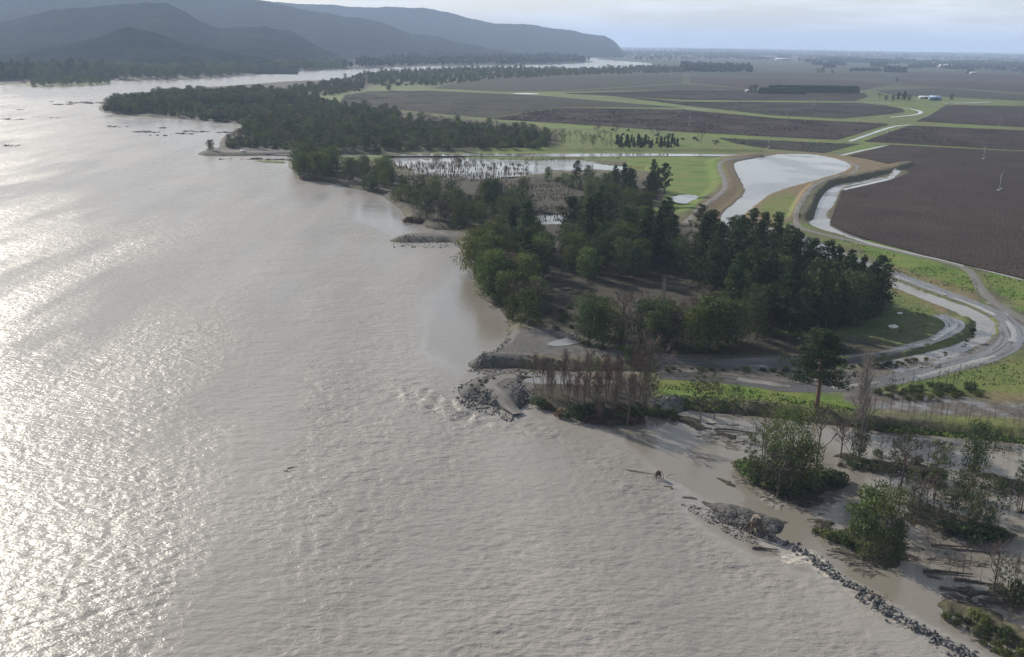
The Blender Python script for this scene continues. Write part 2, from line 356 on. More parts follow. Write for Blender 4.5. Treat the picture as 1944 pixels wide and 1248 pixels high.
# water bodies lower than the land around them: outline, water level
POND = [(1393, 315), (1406, 310), (1449, 301), (1485, 296), (1538, 296), (1578, 303), (1608, 313), (1613, 321), (1598, 331), (1552, 344), (1499, 359), (1456, 373), (1429, 396), (1403, 416), (1390, 436), (1376, 432), (1371, 417), (1383, 402), (1419, 373), (1414, 358), (1403, 336)]
CANAL = [(1466, 455), (1485, 457), (1545, 480), (1610, 506), (1675, 533), (1783, 574), (1856, 600), (1883, 621), (1881, 643), (1852, 665), (1816, 678), (1729, 694), (1667, 702), (1600, 706), (1600, 701), (1667, 697), (1747, 679), (1809, 665), (1841, 647), (1852, 625), (1834, 607), (1765, 580), (1667, 540), (1590, 508), (1530, 483), (1475, 462)]
DRAIN = [(1690, 340), (1645, 350), (1597, 359), (1588, 370), (1580, 390), (1572, 402), (1560, 415), (1575, 426), (1600, 440), (1652, 460), (1645, 464), (1600, 452), (1560, 441), (1541, 432), (1536, 420), (1546, 400), (1555, 380), (1572, 362), (1600, 355), (1640, 346)]
POOL = [(985, 722), (1000, 717), (1060, 716), (1150, 720), (1190, 727), (1150, 738), (1060, 738), (1000, 736)]
MARSH = [(738, 304), (800, 302), (900, 302), (1000, 302), (1100, 304), (1190, 306), (1170, 314), (1190, 320), (1180, 328), (1080, 326), (1010, 336), (940, 342), (860, 346), (800, 342), (745, 338)]
MARSH2 = [(1000, 418), (1040, 412), (1090, 416), (1095, 428), (1050, 432), (1010, 430)]
CARVE = [(POND, 1.75), (CANAL, 1.7), (DRAIN, 1.8), (POOL, .4), (MARSH, 1.55), (MARSH2, 1.5)]
RIDGES = [  # crest line, height above the plain, half width of crest, run-out of the side
    ([(560, 289), (720, 290.5), (1000, 290), (1300, 290), (1440, 292)], 2.2, 2, 7),
    ([(1720, 318), (1690, 326), (1645, 338), (1600, 347), (1565, 352), (1545, 368), (1530, 392), (1520, 420)], 2.8, 4, 5),
    ([(1318, 409), (1342, 392), (1378, 366), (1376, 346), (1362, 316), (1378, 306), (1432, 299)], 1.6, 3, 10),
    ([(1250, 694), (1330, 696), (1420, 698), (1520, 698)], 1.2, 1.5, 4),
    ([(1600, 695), (1680, 690), (1750, 673), (1810, 655), (1836, 636), (1838, 618)], 1.0, 1.5, 4),
    ([(1240, 776), (1290, 770), (1371, 776), (1464, 783), (1570, 793), (1651, 803), (1744, 811), (1821, 817), (1944, 829), (2200, 852)], .25, 1.5, 4),
    ([(905, 730), (935, 724), (951, 714)], .5, 1, 3), ([(900, 748), (925, 746), (930, 752), (960, 766), (974, 774)], .6, 1.5, 3), ([(925, 690), (960, 690), (1020, 693)], .8, 2, 3),
]
mainW = wpoly(MAIN); leftW = wpoly(LEFT, 0); islesW = [wpoly(p) for p in ISLES]; carveW = [(wpoly(p), z) for p, z in CARVE]
ridgeW = [(lambda Q: G(Q[:, 0], Q[:, 1]))(chaikin(p, 2, False)) for p, *_ in RIDGES]
PLAIN = 2.2
def land_sdf(P):
    s = np.maximum(sdf(P, mainW), sdf(P, leftW))
    return s
def height(P, detail=True):
    P = np.asarray(P, float)
    r = np.hypot(P[:, 0], P[:, 1])
    e = fbm(P[:, 0] / 7, P[:, 1] / 7, 4) * 1.3
    e2 = fbm(P[:, 0] / 2.2 + 7, P[:, 1] / 2.2, 3) * 1.2
    e3 = fbm(P[:, 0] / 60 + 3, P[:, 1] / 34, 4) * 60
    s = land_sdf(P)
    h = np.clip((s + e * 1.2 + e2 * .5) * .55, -1.6, PLAIN)
    for ii, (V, hh) in enumerate(zip(islesW, ISLE_H)):
        q = sdf(P, V, 30) - (1.3 if ii > 11 else 0); h = np.maximum(h, np.clip((q - .6 + e * 2.6 + e2 * 1.6) * .26, -1.6, hh * (1 + .45 * e2)))
    for ci, (V, z) in enumerate(carveW):
        q = sdf(P, V, 12); q = q + (e3 if ci == 4 else 0); c = np.clip(PLAIN - (q + e * 1.1 + e2 * .6 + 2) * .65, z - .8, 99)
        h = np.where(q > -12, np.minimum(h, c), h)
    for Wl, (p, hh, cw, ro) in zip(ridgeW, RIDGES):
        lo, hi = Wl.min(0) - 20, Wl.max(0) + 20; m = ((P >= lo) & (P <= hi)).all(1)
        if m.any():
            d = dist_line(P[m], Wl); up = hh * (1 - sstep(d, cw, cw + ro))
            b = h[m]; h[m] = np.where(b > -.2, b + up * (1 + .25 * e[m]), b)
    if detail:
        a = np.clip(1 - r / 2500, 0, 1)
        h = h + a * np.where(h > .1, 1, .2) * (fbm(P[:, 0] / 13 + 50, P[:, 1] / 13, 4) * .22 + fbm(P[:, 0] / 2.5, P[:, 1] / 2.5 + 31, 2) * .10)
    return h
def hz(x, y): return float(height(np.array([[x, y]]))[0])
def place(px, py):
    """ground point under a photo point, following the terrain height"""
    z = 1.0
    for _ in range(3):
        x, y = GP(px, py, z); z = max(hz(x, y), 0.0)
    return x, y, z

# ------------------------------------------------------------------ ground sheet
cols = np.concatenate([np.arange(-900, -60, 12), np.arange(-60, 2010, 3.0), np.arange(2010, 2910, 12)])
dr = [3.2]
while dr[-1] < 1450: dr.append(dr[-1] + min(max(dr[-1] * .06, .2), 1.2 if dr[-1] < 330 else 2.4))
dr = np.array(dr)
gx, gd = np.meshgrid(cols, dr); gy = YH(gx) + gd
PXY = np.c_[gx.ravel(), gy.ravel()]
GW = G(PXY[:, 0], PXY[:, 1])
GH = height(GW)
def pmask(px, soft=6.0, wob=5.0):
    """soft mask of an outline, its edge broken up by ground noise"""
    V = chaikin(px, 1); q = sdf(PXY, V, soft + wob + 4)
    q = q + fbm(GW[:, 0] / 14 + 5, GW[:, 1] / 14, 4) * wob
    return sstep(q, -soft, soft)
Z1 = np.zeros(len(PXY))
grass = Z1.copy(); dry = Z1.copy(); gravel = Z1.copy(); mud = Z1.copy(); litter_shade = Z1.copy()
GREEN = [([(1190, 300), (1350, 298), (1372, 310), (1378, 345), (1370, 362), (1330, 392), (1310, 415), (1240, 410), (1240, 390), (1260, 330), (1190, 325)], 1),
         ([(1600, 455), (1664, 474), (1760, 500), (1850, 530), (1862, 560), (1840, 562), (1760, 535), (1664, 505)], 1), ([(1866, 520), (1960, 535), (2200, 600), (2200, 700), (1944, 600), (1900, 575), (1875, 550)], 1),
         ([(1240, 730), (1330, 726), (1330, 745), (1440, 742), (1510, 752), (1640, 778), (1640, 796), (1500, 780), (1400, 772), (1240, 768)], 1),
         ([(1660, 742), (1760, 732), (1860, 712), (2100, 640), (2100, 760), (1944, 760), (1800, 760), (1680, 760)], .75), ([(1420, 635), (1560, 622), (1570, 645), (1430, 657)], 1),
         ([(1640, 545), (1700, 560), (1770, 590), (1800, 630), (1700, 650), (1600, 640), (1600, 615)], .6),
         ([(1445, 385), (1512, 366), (1504, 425), (1440, 420)], .75), ([(1040, 262), (1160, 243), (1250, 252), (1400, 272), (1490, 291), (1300, 289), (1050, 287)], .7),
         ([(570, 180), (660, 172), (660, 190), (620, 198)], .7), ([(640, 200), (760, 208), (900, 224), (1150, 241), (1150, 246), (900, 232), (700, 215)], 1)]
for p, a in GREEN: grass = np.maximum(grass, a * pmask(p))
for p in [[(1330, 310), (1400, 297), (1480, 291), (1600, 298), (1700, 312), (1705, 330), (1560, 345), (1500, 420), (1480, 440), (1310, 425), (1330, 400), (1375, 365), (1372, 330)],
          [(1660, 540), (1760, 575), (1800, 590), (1790, 610), (1700, 565)], [(1680, 505), (1800, 545), (1860, 575), (1850, 590), (1740, 545), (1670, 520)], [(1830, 720), (1944, 690), (2100, 660), (2100, 780), (1944, 800), (1860, 780)],
          [(640, 203), (800, 215), (900, 235), (800, 235), (700, 222)]]:
    dry = np.maximum(dry, pmask(p))
for p in [[(862, 745), (880, 722), (960, 705), (975, 715), (940, 735), (1000, 770), (985, 788), (930, 780), (870, 760)], [(876, 700), (885, 680), (930, 660), (960, 632), (985, 630), (960, 670), (930, 705)], [(886, 697), (930, 668), (960, 636), (1060, 634), (1110, 650), (1170, 670), (1190, 690), (1110, 692), (1040, 684), (960, 700)], [(867, 741), (900, 728), (950, 710), (965, 712), (1010, 735), (1012, 762), (985, 780), (950, 776), (880, 755)],
          [(1280, 930), (1340, 940), (1430, 955), (1500, 990), (1490, 1020), (1420, 1022), (1320, 965)], [(737, 460), (770, 443), (840, 446), (870, 440), (875, 462)], [(370, 297), (390, 284), (560, 287), (560, 297)]]:
    gravel = np.maximum(gravel, pmask(p, 5, 3))
for p in [[(1230, 690), (1330, 702), (1450, 705), (1560, 712), (1640, 712), (1700, 700), (1860, 660), (1920, 640), (1950, 640), (1950, 672), (1860, 700), (1700, 735), (1600, 760), (1500, 752), (1400, 742), (1320, 728), (1230, 728)],
          [(1600, 750), (1700, 765), (1944, 775), (2100, 790), (2100, 815), (1944, 812), (1700, 795), (1600, 780)], [(1860, 570), (1944, 600), (1960, 650), (1920, 680), (1880, 660), (1910, 620), (1880, 600)],
          [(1220, 780), (1260, 765), (1300, 770), (1290, 790)]]:
    mud = np.maximum(mud, pmask(p, 6, 7))
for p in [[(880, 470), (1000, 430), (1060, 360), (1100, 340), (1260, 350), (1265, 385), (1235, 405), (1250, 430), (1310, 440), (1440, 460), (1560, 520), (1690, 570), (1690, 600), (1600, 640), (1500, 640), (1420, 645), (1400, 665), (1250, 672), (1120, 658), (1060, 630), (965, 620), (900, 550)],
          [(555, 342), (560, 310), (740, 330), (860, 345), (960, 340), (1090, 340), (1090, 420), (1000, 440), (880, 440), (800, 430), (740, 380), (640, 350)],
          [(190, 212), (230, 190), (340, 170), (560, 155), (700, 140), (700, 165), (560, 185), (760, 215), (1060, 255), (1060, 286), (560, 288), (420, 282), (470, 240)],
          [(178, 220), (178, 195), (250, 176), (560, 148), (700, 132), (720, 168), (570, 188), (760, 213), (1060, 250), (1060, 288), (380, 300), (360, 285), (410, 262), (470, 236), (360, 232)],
          [(1010, 735), (1240, 720), (1240, 792), (1160, 812), (1010, 768)], [(1260, 612), (1500, 650), (1700, 665), (1640, 690), (1250, 690), (1180, 670)], [(1218, 782), (1290, 777), (1371, 783), (1464, 791), (1570, 803), (1651, 813), (1744, 820), (1821, 827), (1944, 839), (2200, 861), (2200, 880), (1944, 856), (1744, 836), (1464, 806), (1218, 800)]] + ISLES[2:7] + ISLES[8:9]:  # bank-face strip before the islets: dark earth plus its shade painted into the colour
    litter_shade = np.maximum(litter_shade, pmask(p, 8, 4))
litter_shade = np.maximum(litter_shade, (sdf(GW, leftW) > 0) * .6)
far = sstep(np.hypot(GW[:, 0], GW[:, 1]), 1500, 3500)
grass = np.maximum(grass, (.7 + .6 * fbm(GW[:, 0] / 60, GW[:, 1] / 60, 3)) * (1 - .85 * far) * (gy.ravel() < 310) * (1 - litter_shade) * (1 - dry))
grass = np.maximum(grass, (.40 + .9 * fbm(GW[:, 0] / 18, GW[:, 1] / 18, 4)) * ((gx.ravel() > 1480) & (gy.ravel() > 430) & (gy.ravel() < 840)) * (1 - litter_shade) * (1 - .5 * dry))
nr, nc = gx.shape
I = np.arange(nr * nc).reshape(nr, nc)
Fq = np.stack([I[:-1, :-1], I[1:, :-1], I[1:, 1:], I[:-1, 1:]], -1).reshape(-1, 4)
keep = (GH[Fq] > -1.2).any(1); Fq = Fq[keep]
used = np.unique(Fq); remap = np.full(nr * nc, -1); remap[used] = np.arange(len(used)); Fq = remap[Fq]
gme = mesh('ground', np.c_[GW, GH][used], Fq, smooth=True)
for nm, arr in (('cover', np.c_[grass, dry, gravel, mud]), ('cover_b', np.c_[litter_shade, far, np.clip(GH / 1.2, 0, 1), np.ones(len(GH))])):
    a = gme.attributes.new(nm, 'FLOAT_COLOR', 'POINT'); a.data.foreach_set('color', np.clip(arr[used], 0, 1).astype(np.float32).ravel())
def ground_mat():
    m = bpy.data.materials.new('ground_cover'); m.use_nodes = True
    n, l = m.node_tree.nodes, m.node_tree.links; b = n['Principled BSDF']; b.inputs['Specular IOR Level'].default_value = .25
    geo = n.new('ShaderNodeNewGeometry')
    def noi(s, det=5, ro=.6):
        t = n.new('ShaderNodeTexNoise'); t.inputs['Scale'].default_value = s; t.inputs['Detail'].default_value = det; t.inputs['Roughness'].default_value = ro
        l.new(geo.outputs['Position'], t.inputs['Vector']); return t.outputs['Fac']
    def ramp(f, a, b_, lo=.38, hi=.62):
        r = n.new('ShaderNodeValToRGB'); r.color_ramp.elements[0].position = lo; r.color_ramp.elements[1].position = hi
        r.color_ramp.elements[0].color = (*a, 1); r.color_ramp.elements[1].color = (*b_, 1); l.new(f, r.inputs[0]); return r.outputs[0]
    def mix(f, a, c):
        x = n.new('ShaderNodeMix'); x.data_type = 'RGBA'; l.new(f, x.inputs[0]); l.new(a, x.inputs[6]); l.new(c, x.inputs[7]); return x.outputs[2]
    A = n.new('ShaderNodeAttribute'); A.attribute_name = 'cover'; B = n.new('ShaderNodeAttribute'); B.attribute_name = 'cover_b'
    sa = n.new('ShaderNodeSeparateColor'); l.new(A.outputs['Color'], sa.inputs[0]); sb = n.new('ShaderNodeSeparateColor'); l.new(B.outputs['Color'], sb.inputs[0])
    n1, n2, n3 = noi(.05), noi(.35, 6, .7), noi(.008, 4)
    base = ramp(n2, (.060, .058, .034), (.105, .095, .056))
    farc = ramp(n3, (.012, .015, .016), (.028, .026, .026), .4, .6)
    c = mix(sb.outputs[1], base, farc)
    c = mix(sa.outputs[1], c, ramp(n2, (.115, .082, .046), (.165, .128, .070)))
    n4 = noi(1.3, 4, .7); gm = n.new('ShaderNodeMath'); gm.operation = 'MULTIPLY_ADD'; gm.inputs[1].default_value = .55; l.new(n4, gm.inputs[0]); gh = n.new('ShaderNodeMath'); gh.operation = 'MULTIPLY'; gh.inputs[1].default_value = .45; l.new(n1, gh.inputs[0]); l.new(gh.outputs[0], gm.inputs[2])
    gcol = mix(ramp(n1, (0, 0, 0), (1, 1, 1), .45, .62), ramp(gm.outputs[0], (.040, .080, .011), (.135, .205, .028), .38, .60), ramp(n2, (.085, .105, .022), (.145, .155, .042)))
    c = mix(sa.outputs[0], c, gcol)
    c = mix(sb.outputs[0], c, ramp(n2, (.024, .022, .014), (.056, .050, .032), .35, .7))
    c = mix(sa.outputs[2], c, ramp(n2, (.062, .061, .058), (.118, .113, .105), .33, .68))
    mudc = ramp(n2, (.060, .054, .047), (.125, .112, .096), .34, .66)
    c = mix(A.outputs['Alpha'], c, mudc)
    # damp dark rim where the land meets water
    wet = n.new('ShaderNodeMapRange'); wet.inputs[1].default_value = .0; wet.inputs[2].default_value = .45; wet.inputs[3].default_value = .55; wet.inputs[4].default_value = 1
    l.new(sb.outputs[2], wet.inputs[0])
    mu = n.new('ShaderNodeMix'); mu.data_type = 'RGBA'; mu.blend_type = 'MULTIPLY'; mu.inputs[0].default_value = 1; l.new(c, mu.inputs[6])
    cg = n.new('ShaderNodeCombineColor'); [l.new(wet.outputs[0], cg.inputs[k]) for k in range(3)]; l.new(cg.outputs[0], mu.inputs[7])
    l.new(mu.outputs[2], b.inputs['Base Color'])
    # standing wet on the mud
    wm = n.new('ShaderNodeMath'); wm.operation = 'MULTIPLY'; rr = ramp(noi(.12, 6, .6), (0, 0, 0), (1, 1, 1), .46, .56)
    l.new(rr, wm.inputs[0]); l.new(A.outputs['Alpha'], wm.inputs[1])
    ro = n.new('ShaderNodeMapRange'); ro.inputs[3].default_value = .9; ro.inputs[4].default_value = .12; l.new(wm.outputs[0], ro.inputs[0]); l.new(ro.outputs[0], b.inputs['Roughness'])
    sp = n.new('ShaderNodeMapRange'); sp.inputs[3].default_value = .2; sp.inputs[4].default_value = .6; l.new(wm.outputs[0], sp.inputs[0]); l.new(sp.outputs[0], b.inputs['Specular IOR Level'])
    bp = n.new('ShaderNodeBump'); bs = n.new('ShaderNodeMapRange'); bs.inputs[3].default_value = .75; bs.inputs[4].default_value = .0
    l.new(wm.outputs[0], bs.inputs[0]); l.new(bs.outputs[0], bp.inputs['Strength']); bp.inputs['Distance'].default_value = .8
    l.new(noi(.9, 5, .7), bp.inputs['Height']); l.new(bp.outputs[0], b.inputs['Normal'])
    return m
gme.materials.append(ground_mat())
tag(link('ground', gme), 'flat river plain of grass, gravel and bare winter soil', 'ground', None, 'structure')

# ------------------------------------------------------------------ river sheet
cols = np.concatenate([np.arange(-900, -40, 12), np.arange(-40, 1990, 4.0), np.arange(1990, 2910, 12)])
dr = [20.0]
while dr[-1] < 1500: dr.append(dr[-1] + (1.6 if dr[-1] < 330 else 2.6))
rx, rd = np.meshgrid(cols, np.array(dr)); ry = YH(rx) + rd
RP = np.c_[rx.ravel(), ry.ravel()]; RW = G(RP[:, 0], RP[:, 1]); rdist = np.hypot(RW[:, 0], RW[:, 1])
def rmask(px, soft):
    V = chaikin(px, 1); q = sdf(RP, V, soft * 3.2 + 10); q += fbm(RW[:, 0] / 22, RW[:, 1] / 40, 4) * soft * 1.6; return sstep(q, -soft * 1.5, soft * 1.5)
chop = np.full(len(RP), .85) + .28 * fbm(RW[:, 0] / 60, RW[:, 1] / 130, 3) + .55 * fbm(RW[:, 0] / 16 + 4, RW[:, 1] / 80, 3)
chop = np.maximum(chop, .42)
for p, v, s in [([(640, 372), (720, 372), (765, 405), (800, 432), (790, 446), (730, 446), (680, 430)], .15, 14), ([(890, 480), (930, 570), (970, 630), (900, 705), (860, 735), (790, 700), (780, 620), (840, 540)], .18, 22),
                ([(985, 778), (1060, 795), (1130, 810), (1190, 850), (1290, 935), (1440, 1010), (1600, 1105), (1845, 1250), (1990, 1330), (2300, 1300), (2300, 830), (1500, 770), (1280, 770)], .10, 12),
                ([(1150, 890), (1290, 942), (1440, 1022), (1580, 1092), (1500, 1095), (1330, 1010), (1210, 940)], .12, 10), ([(360, 770), (480, 715), (575, 700), (575, 800), (440, 805)], .6, 22),
                ([(1480, 1130), (1640, 1130), (1840, 1250), (1700, 1250), (1560, 1180)], .4, 20), ([(190, 215), (480, 240), (430, 262), (410, 285), (380, 290), (250, 245)], .3, 10), ([(960, 695), (1240, 700), (1240, 720), (960, 720)], .05, 4),
                ([(0, 150), (1250, 110), (1250, 128), (640, 155), (200, 185), (0, 190)], .45, 8), ([(870, 300), (300, 360), (120, 420), (300, 400), (500, 340)], .5, 20)]:
    k = rmask(p, s); chop = chop * (1 - k) + v * k
rough = Z = np.zeros(len(RP)); foam = np.zeros(len(RP))
for p, v, f, s in [([(585, 690), (660, 700), (760, 690), (860, 700), (800, 730), (700, 760), (610, 790), (575, 780)], 1.25, .10, 26), ([(740, 720), (860, 755), (960, 795), (1060, 810), (1065, 832), (960, 828), (820, 790), (740, 750)], 2.0, .30, 14), ([(650, 425), (700, 440), (760, 458), (730, 466), (660, 455)], 1.6, .22, 8),
                   ([(1060, 830), (1200, 880), (1260, 930), (1380, 1060), (1500, 1100), (1500, 1130), (1360, 1090), (1240, 980), (1120, 900)], 1.3, .08, 16)]:
    k = rmask(p, s); chop = chop * (1 - k) + v * k; foam = np.maximum(foam, f * k)
def lmask(line, half, soft):
    d = dist_line(RP, np.asarray(line, float)) + fbm(RW[:, 0] / 4, RW[:, 1] / 4, 3) * half * .7; return 1 - sstep(d, half, half + soft)
for ln, hw, f, c in [([(1428, 1013), (1455, 1022)], 5, .42, .8), ([(1490, 1062), (1540, 1060), (1575, 1090)], 9, .46, 1.3), ([(1440, 1070), (1500, 1068)], 6, .25, .9), ([(1578, 1096), (1630, 1120), (1690, 1172), (1760, 1206), (1836, 1246)], 5, .36, .8), ([(1290, 790), (1360, 800)], 8, .3, .9), ([(1450, 940), (1475, 955)], 5, .2, .6)]:
    k = lmask(ln, hw, 8); foam = np.maximum(foam, f * k); chop = chop * (1 - k) + c * k
chop = np.clip(chop, .07, 2)
X, Y = RW[:, 0], RW[:, 1]; cs, sn = math.cos(.22), math.sin(.22); U = X * cs + Y * sn; Vv = Y * cs - X * sn
fade = np.clip(1.4 - rdist / 420, 0, 1)
ridg = lambda u, v: (1 - np.sqrt(fbm(u, v, 2) ** 2 + .012) * 2.2)
eta = chop * fade * (.11 * ridg(U / 3.4, Vv / 1.7) + .12 * fbm(U / 1.8 + 9, Vv / 1.05, 2)) * (1 + np.clip(chop - 1.2, 0, 1)) - .1
eta = eta + np.clip(chop - 1.15, 0, .9) * fade * .75 * (ridg(U / 6 + 3, Vv / 4.2) - .5)
eta = np.clip(eta, -.5, .8)
nr, nc = rx.shape; I = np.arange(nr * nc).reshape(nr, nc)
Fr = np.stack([I[:-1, :-1], I[1:, :-1], I[1:, 1:], I[:-1, 1:]], -1).reshape(-1, 4)
rs = land_sdf(RW); keep = (rs[Fr] < 6).any(1); Fr = Fr[keep]
used = np.unique(Fr); remap = np.full(nr * nc, -1); remap[used] = np.arange(len(used)); Fr = remap[Fr]
rme = mesh('river', np.c_[RW, eta][used], Fr, [M['river']], smooth=True)
a = rme.attributes.new('flow', 'FLOAT_COLOR', 'POINT'); a.data.foreach_set('color', np.c_[chop, foam, foam, np.ones(len(foam))][used].astype(np.float32).ravel())
tag(link('river', rme), 'broad muddy river in flood glittering under a low sun', 'river', None, 'structure')

# ------------------------------------------------------------------ ponds, canals, tracks
def outward(P, d):
    A = np.roll(P, 1, 0); B = np.roll(P, -1, 0); t = B - A; t /= np.linalg.norm(t, axis=1)[:, None] + 1e-9
    n = np.c_[t[:, 1], -t[:, 0]]; area = (P[:, 0] * np.roll(P[:, 1], -1) - np.roll(P[:, 0], -1) * P[:, 1]).sum()
    return P + n * np.reshape(d, (-1, 1)) * (1 if area > 0 else -1)
for nm, (p, z), mt, lab in (('pond', CARVE[0], 'pool', 'wide pale pond held between grassy banks'), ('canal', CARVE[1], 'ditch', 'curving water filled canal round the pine wood'), ('drain', CARVE[2], 'ditch', 'flooded drain along the edge of the big vineyard'),
                            ('pool', CARVE[3], 'ditch', 'brown pool behind the rock groyne'), ('floodwater', CARVE[4], 'pool', 'flooded paddock dotted with reeds'), ('floodwater', CARVE[5], 'pool', 'small flooded hollow inside the wood')):
    ngon(nm, outward(wpoly(p, 1), 1.5), z, M[mt], 'structure', lab, 'water')
def ragged(px, n=2, amp=.12):
    P = chaikin(px, n); W = G(P[:, 0], P[:, 1], PLAIN)
    out_ = []
    for a, b in zip(W, np.roll(W, -1, 0)):
        k = max(1, min(8, int(np.linalg.norm(b - a) / 4)))
        for t in range(k): out_.append(a + (b - a) * t / k)
    W = np.array(out_); c = W.mean(0); sz = np.sqrt(np.ptp(W[:, 0]) * np.ptp(W[:, 1]))
    return outward(W, fbm(W[:, 0] / (sz * .12), W[:, 1] / (sz * .12), 3) * sz * amp)
def sheet(nm, px, lift, mt, lab, cat, amp=.05, n=2):
    W = ragged(px, n, amp); z = height(W).max() + lift if len(W) < 900 else PLAIN + lift
    return ngon(nm, W, min(z, PLAIN + .35 + lift), M[mt], 'structure', lab, cat)
sheet('puddle', [(1030, 654), (1062, 646), (1075, 641), (1082, 646), (1104, 650), (1090, 655), (1056, 659)], .03, 'pool', 'blue puddle on the gravel yard beside the wood', 'puddle', .06)
sheet('puddle', [(1268, 378), (1290, 370), (1330, 372), (1322, 381), (1296, 389), (1280, 385)], .03, 'pool', 'white puddle on the green meadow edge', 'puddle', .09)
sheet('puddle', [(1683, 619), (1700, 616), (1708, 622), (1692, 626)], .03, 'pool', 'small bright puddle in the tree shadow by the canal', 'puddle', .1)
sheet('puddle', [(1702, 593), (1712, 592), (1714, 596), (1704, 597)], .03, 'pool', 'tiny puddle on the grass inside the canal bend', 'puddle', .1)
sheet('floodwater', [(720, 293.2), (1000, 292.6), (1300, 292.8), (1462, 295.5), (1440, 297.8), (1300, 297.5), (1150, 298.5), (1000, 298.4), (860, 297), (730, 298)], .05, 'pool', 'long strip of floodwater under the levee', 'water', .0)
sheet('floodwater', [(966, 178), (990, 176.3), (1030, 178.3), (1010, 180)], .05, 'pool', 'pale flooded corner between far vineyards', 'water', .03)

def ribbon(nm, px, wid, lift, mt, lab, cat, n=2, wj=.15, parts=5):
    P = chaikin(px, n, False); W = G(P[:, 0], P[:, 1], PLAIN)
    seg = np.linalg.norm(np.diff(W, axis=0), axis=1); s = np.r_[0, np.cumsum(seg)]
    m = max(8, min(400, int(s[-1] / 3))); q = np.linspace(0, s[-1], m); W = np.c_[np.interp(q, s, W[:, 0]), np.interp(q, s, W[:, 1])]
    T = np.gradient(W, axis=0); T /= np.linalg.norm(T, axis=1)[:, None]; Nn = np.c_[-T[:, 1], T[:, 0]]
    wd = wid * (1 + wj * fbm(q / 9, q * 0 + 3.3, 3)) / 2
    k = np.linspace(-1, 1, parts); V = W[:, None] + Nn[:, None] * (k[None, :] * wd[:, None])[..., None]
    z = height(V.reshape(-1, 2)).reshape(m, parts); edge = 1 - (np.abs(k) > .99) * .6
    z = np.maximum(z, 0.5) + lift * edge[None]
    Vv_ = np.c_[V.reshape(-1, 2), z.ravel()]; I = np.arange(m * parts).reshape(m, parts)
    F = np.stack([I[:-1, :-1], I[1:, :-1], I[1:, 1:], I[:-1, 1:]], -1).reshape(-1, 4)[:, ::-1]
    me = mesh(nm, Vv_, F, [M[mt]], smooth=True); at = me.attributes.new('along', 'FLOAT_VECTOR', 'POINT')
    at.data.foreach_set('vector', np.stack([np.broadcast_to(k[None] * wid * .9, (m, parts)), np.broadcast_to(q[:, None] * .05, (m, parts)), np.zeros((m, parts))], -1).astype(np.float32).ravel())
    return tag(link(nm, me), lab, cat, None, 'structure')
def track_mat(name, a, b, wetlo, wethi):
    m = mat(name, a, .9, .25, (.5, b, .35, .65), (2.5, .15)); n, l = m.node_tree.nodes, m.node_tree.links; p = n['Principled BSDF']
    t = n.new('ShaderNodeTexNoise'); t.inputs['Scale'].default_value = .8; t.inputs['Detail'].default_value = 4; g = n.new('ShaderNodeAttribute'); g.attribute_name = 'along'; l.new(g.outputs['Vector'], t.inputs['Vector'])
    cn_ = [x for x in n if x.type == 'TEX_NOISE' and abs(x.inputs['Scale'].default_value - .5) < 1e-4][0]; l.new(g.outputs['Vector'], cn_.inputs['Vector']); cn_.inputs['Scale'].default_value = 1.1
    r = n.new('ShaderNodeMapRange'); r.inputs[1].default_value = wetlo; r.inputs[2].default_value = wethi; r.inputs[3].default_value = .85; r.inputs[4].default_value = .1
    l.new(t.outputs['Fac'], r.inputs[0]); l.new(r.outputs[0], p.inputs['Roughness']); p.inputs['Specular IOR Level'].default_value = .5
    return m
M['wet_track'] = track_mat('wet_clay_track', (.036, .033, .030), (.085, .079, .071), .36, .48)
M['dry_track'] = track_mat('gravel_track', (.085, .080, .070), (.135, .125, .11), .55, .70)
M['grass_track'] = track_mat('worn_grass_track', (.095, .085, .05), (.14, .12, .075), .7, .85)
ribbon('dirt_track', [(1525, 452), (1575, 475), (1631, 498), (1664, 508), (1731, 533), (1797, 558), (1863, 583), (1905, 606), (1926, 632), (1915, 655), (1880, 676), (1819, 693), (1711, 719), (1640, 730), (1560, 738), (1480, 735), (1400, 722), (1330, 716), (1250, 712)], 8.5, .12, 'wet_track', 'wide rutted wet clay track sweeping round the canal', 'track')
ribbon('dirt_track', [(1500, 426), (1519, 433), (1545, 441), (1664, 469), (1797, 498), (1838, 510), (1852, 530), (1862, 552), (1885, 574), (1935, 603), (2050, 665)], 4.2, .14, 'dry_track', 'grey gravel track beside the big vineyard', 'track')
ribbon('dirt_track', [(1519, 433), (1508, 418), (1519, 393), (1538, 366), (1555, 353), (1600, 338), (1632, 322), (1622, 310), (1570, 298), (1432, 291.5)], 3.2, .18, 'dry_track', 'gravel track on the bank round the pond', 'track')
ribbon('dirt_track', [(1300, 425), (1318, 409), (1342, 392), (1378, 366), (1376, 346), (1362, 316), (1378, 306), (1432, 299)], 4, .18, 'dry_track', 'gravel track between the meadow and the pond', 'track')
ribbon('dirt_track', [(1783, 598), (1809, 610), (1816, 625), (1783, 645), (1729, 661), (1656, 677), (1590, 684), (1512, 688), (1421, 689), (1330, 690), (1240, 684), (1150, 675)], 6.5, .12, 'wet_track', 'wet grey track inside the canal bend', 'track')
ribbon('dirt_track', [(985, 775), (966, 762), (945, 748), (930, 738), (933, 727), (955, 715), (980, 715)], 3.6, .16, 'dry_track', 'muddy track curving out along the rock groyne', 'track')
ribbon('dirt_track', [(420, 287), (480, 289), (560, 291)], 5, .14, 'dry_track', 'pale track along the far spit', 'track')
ribbon('dirt_track', [(1560, 300), (1660, 268), (1640, 262)], 3, .14, 'grass_track', 'worn track on the vineyard headland', 'track') if False else None
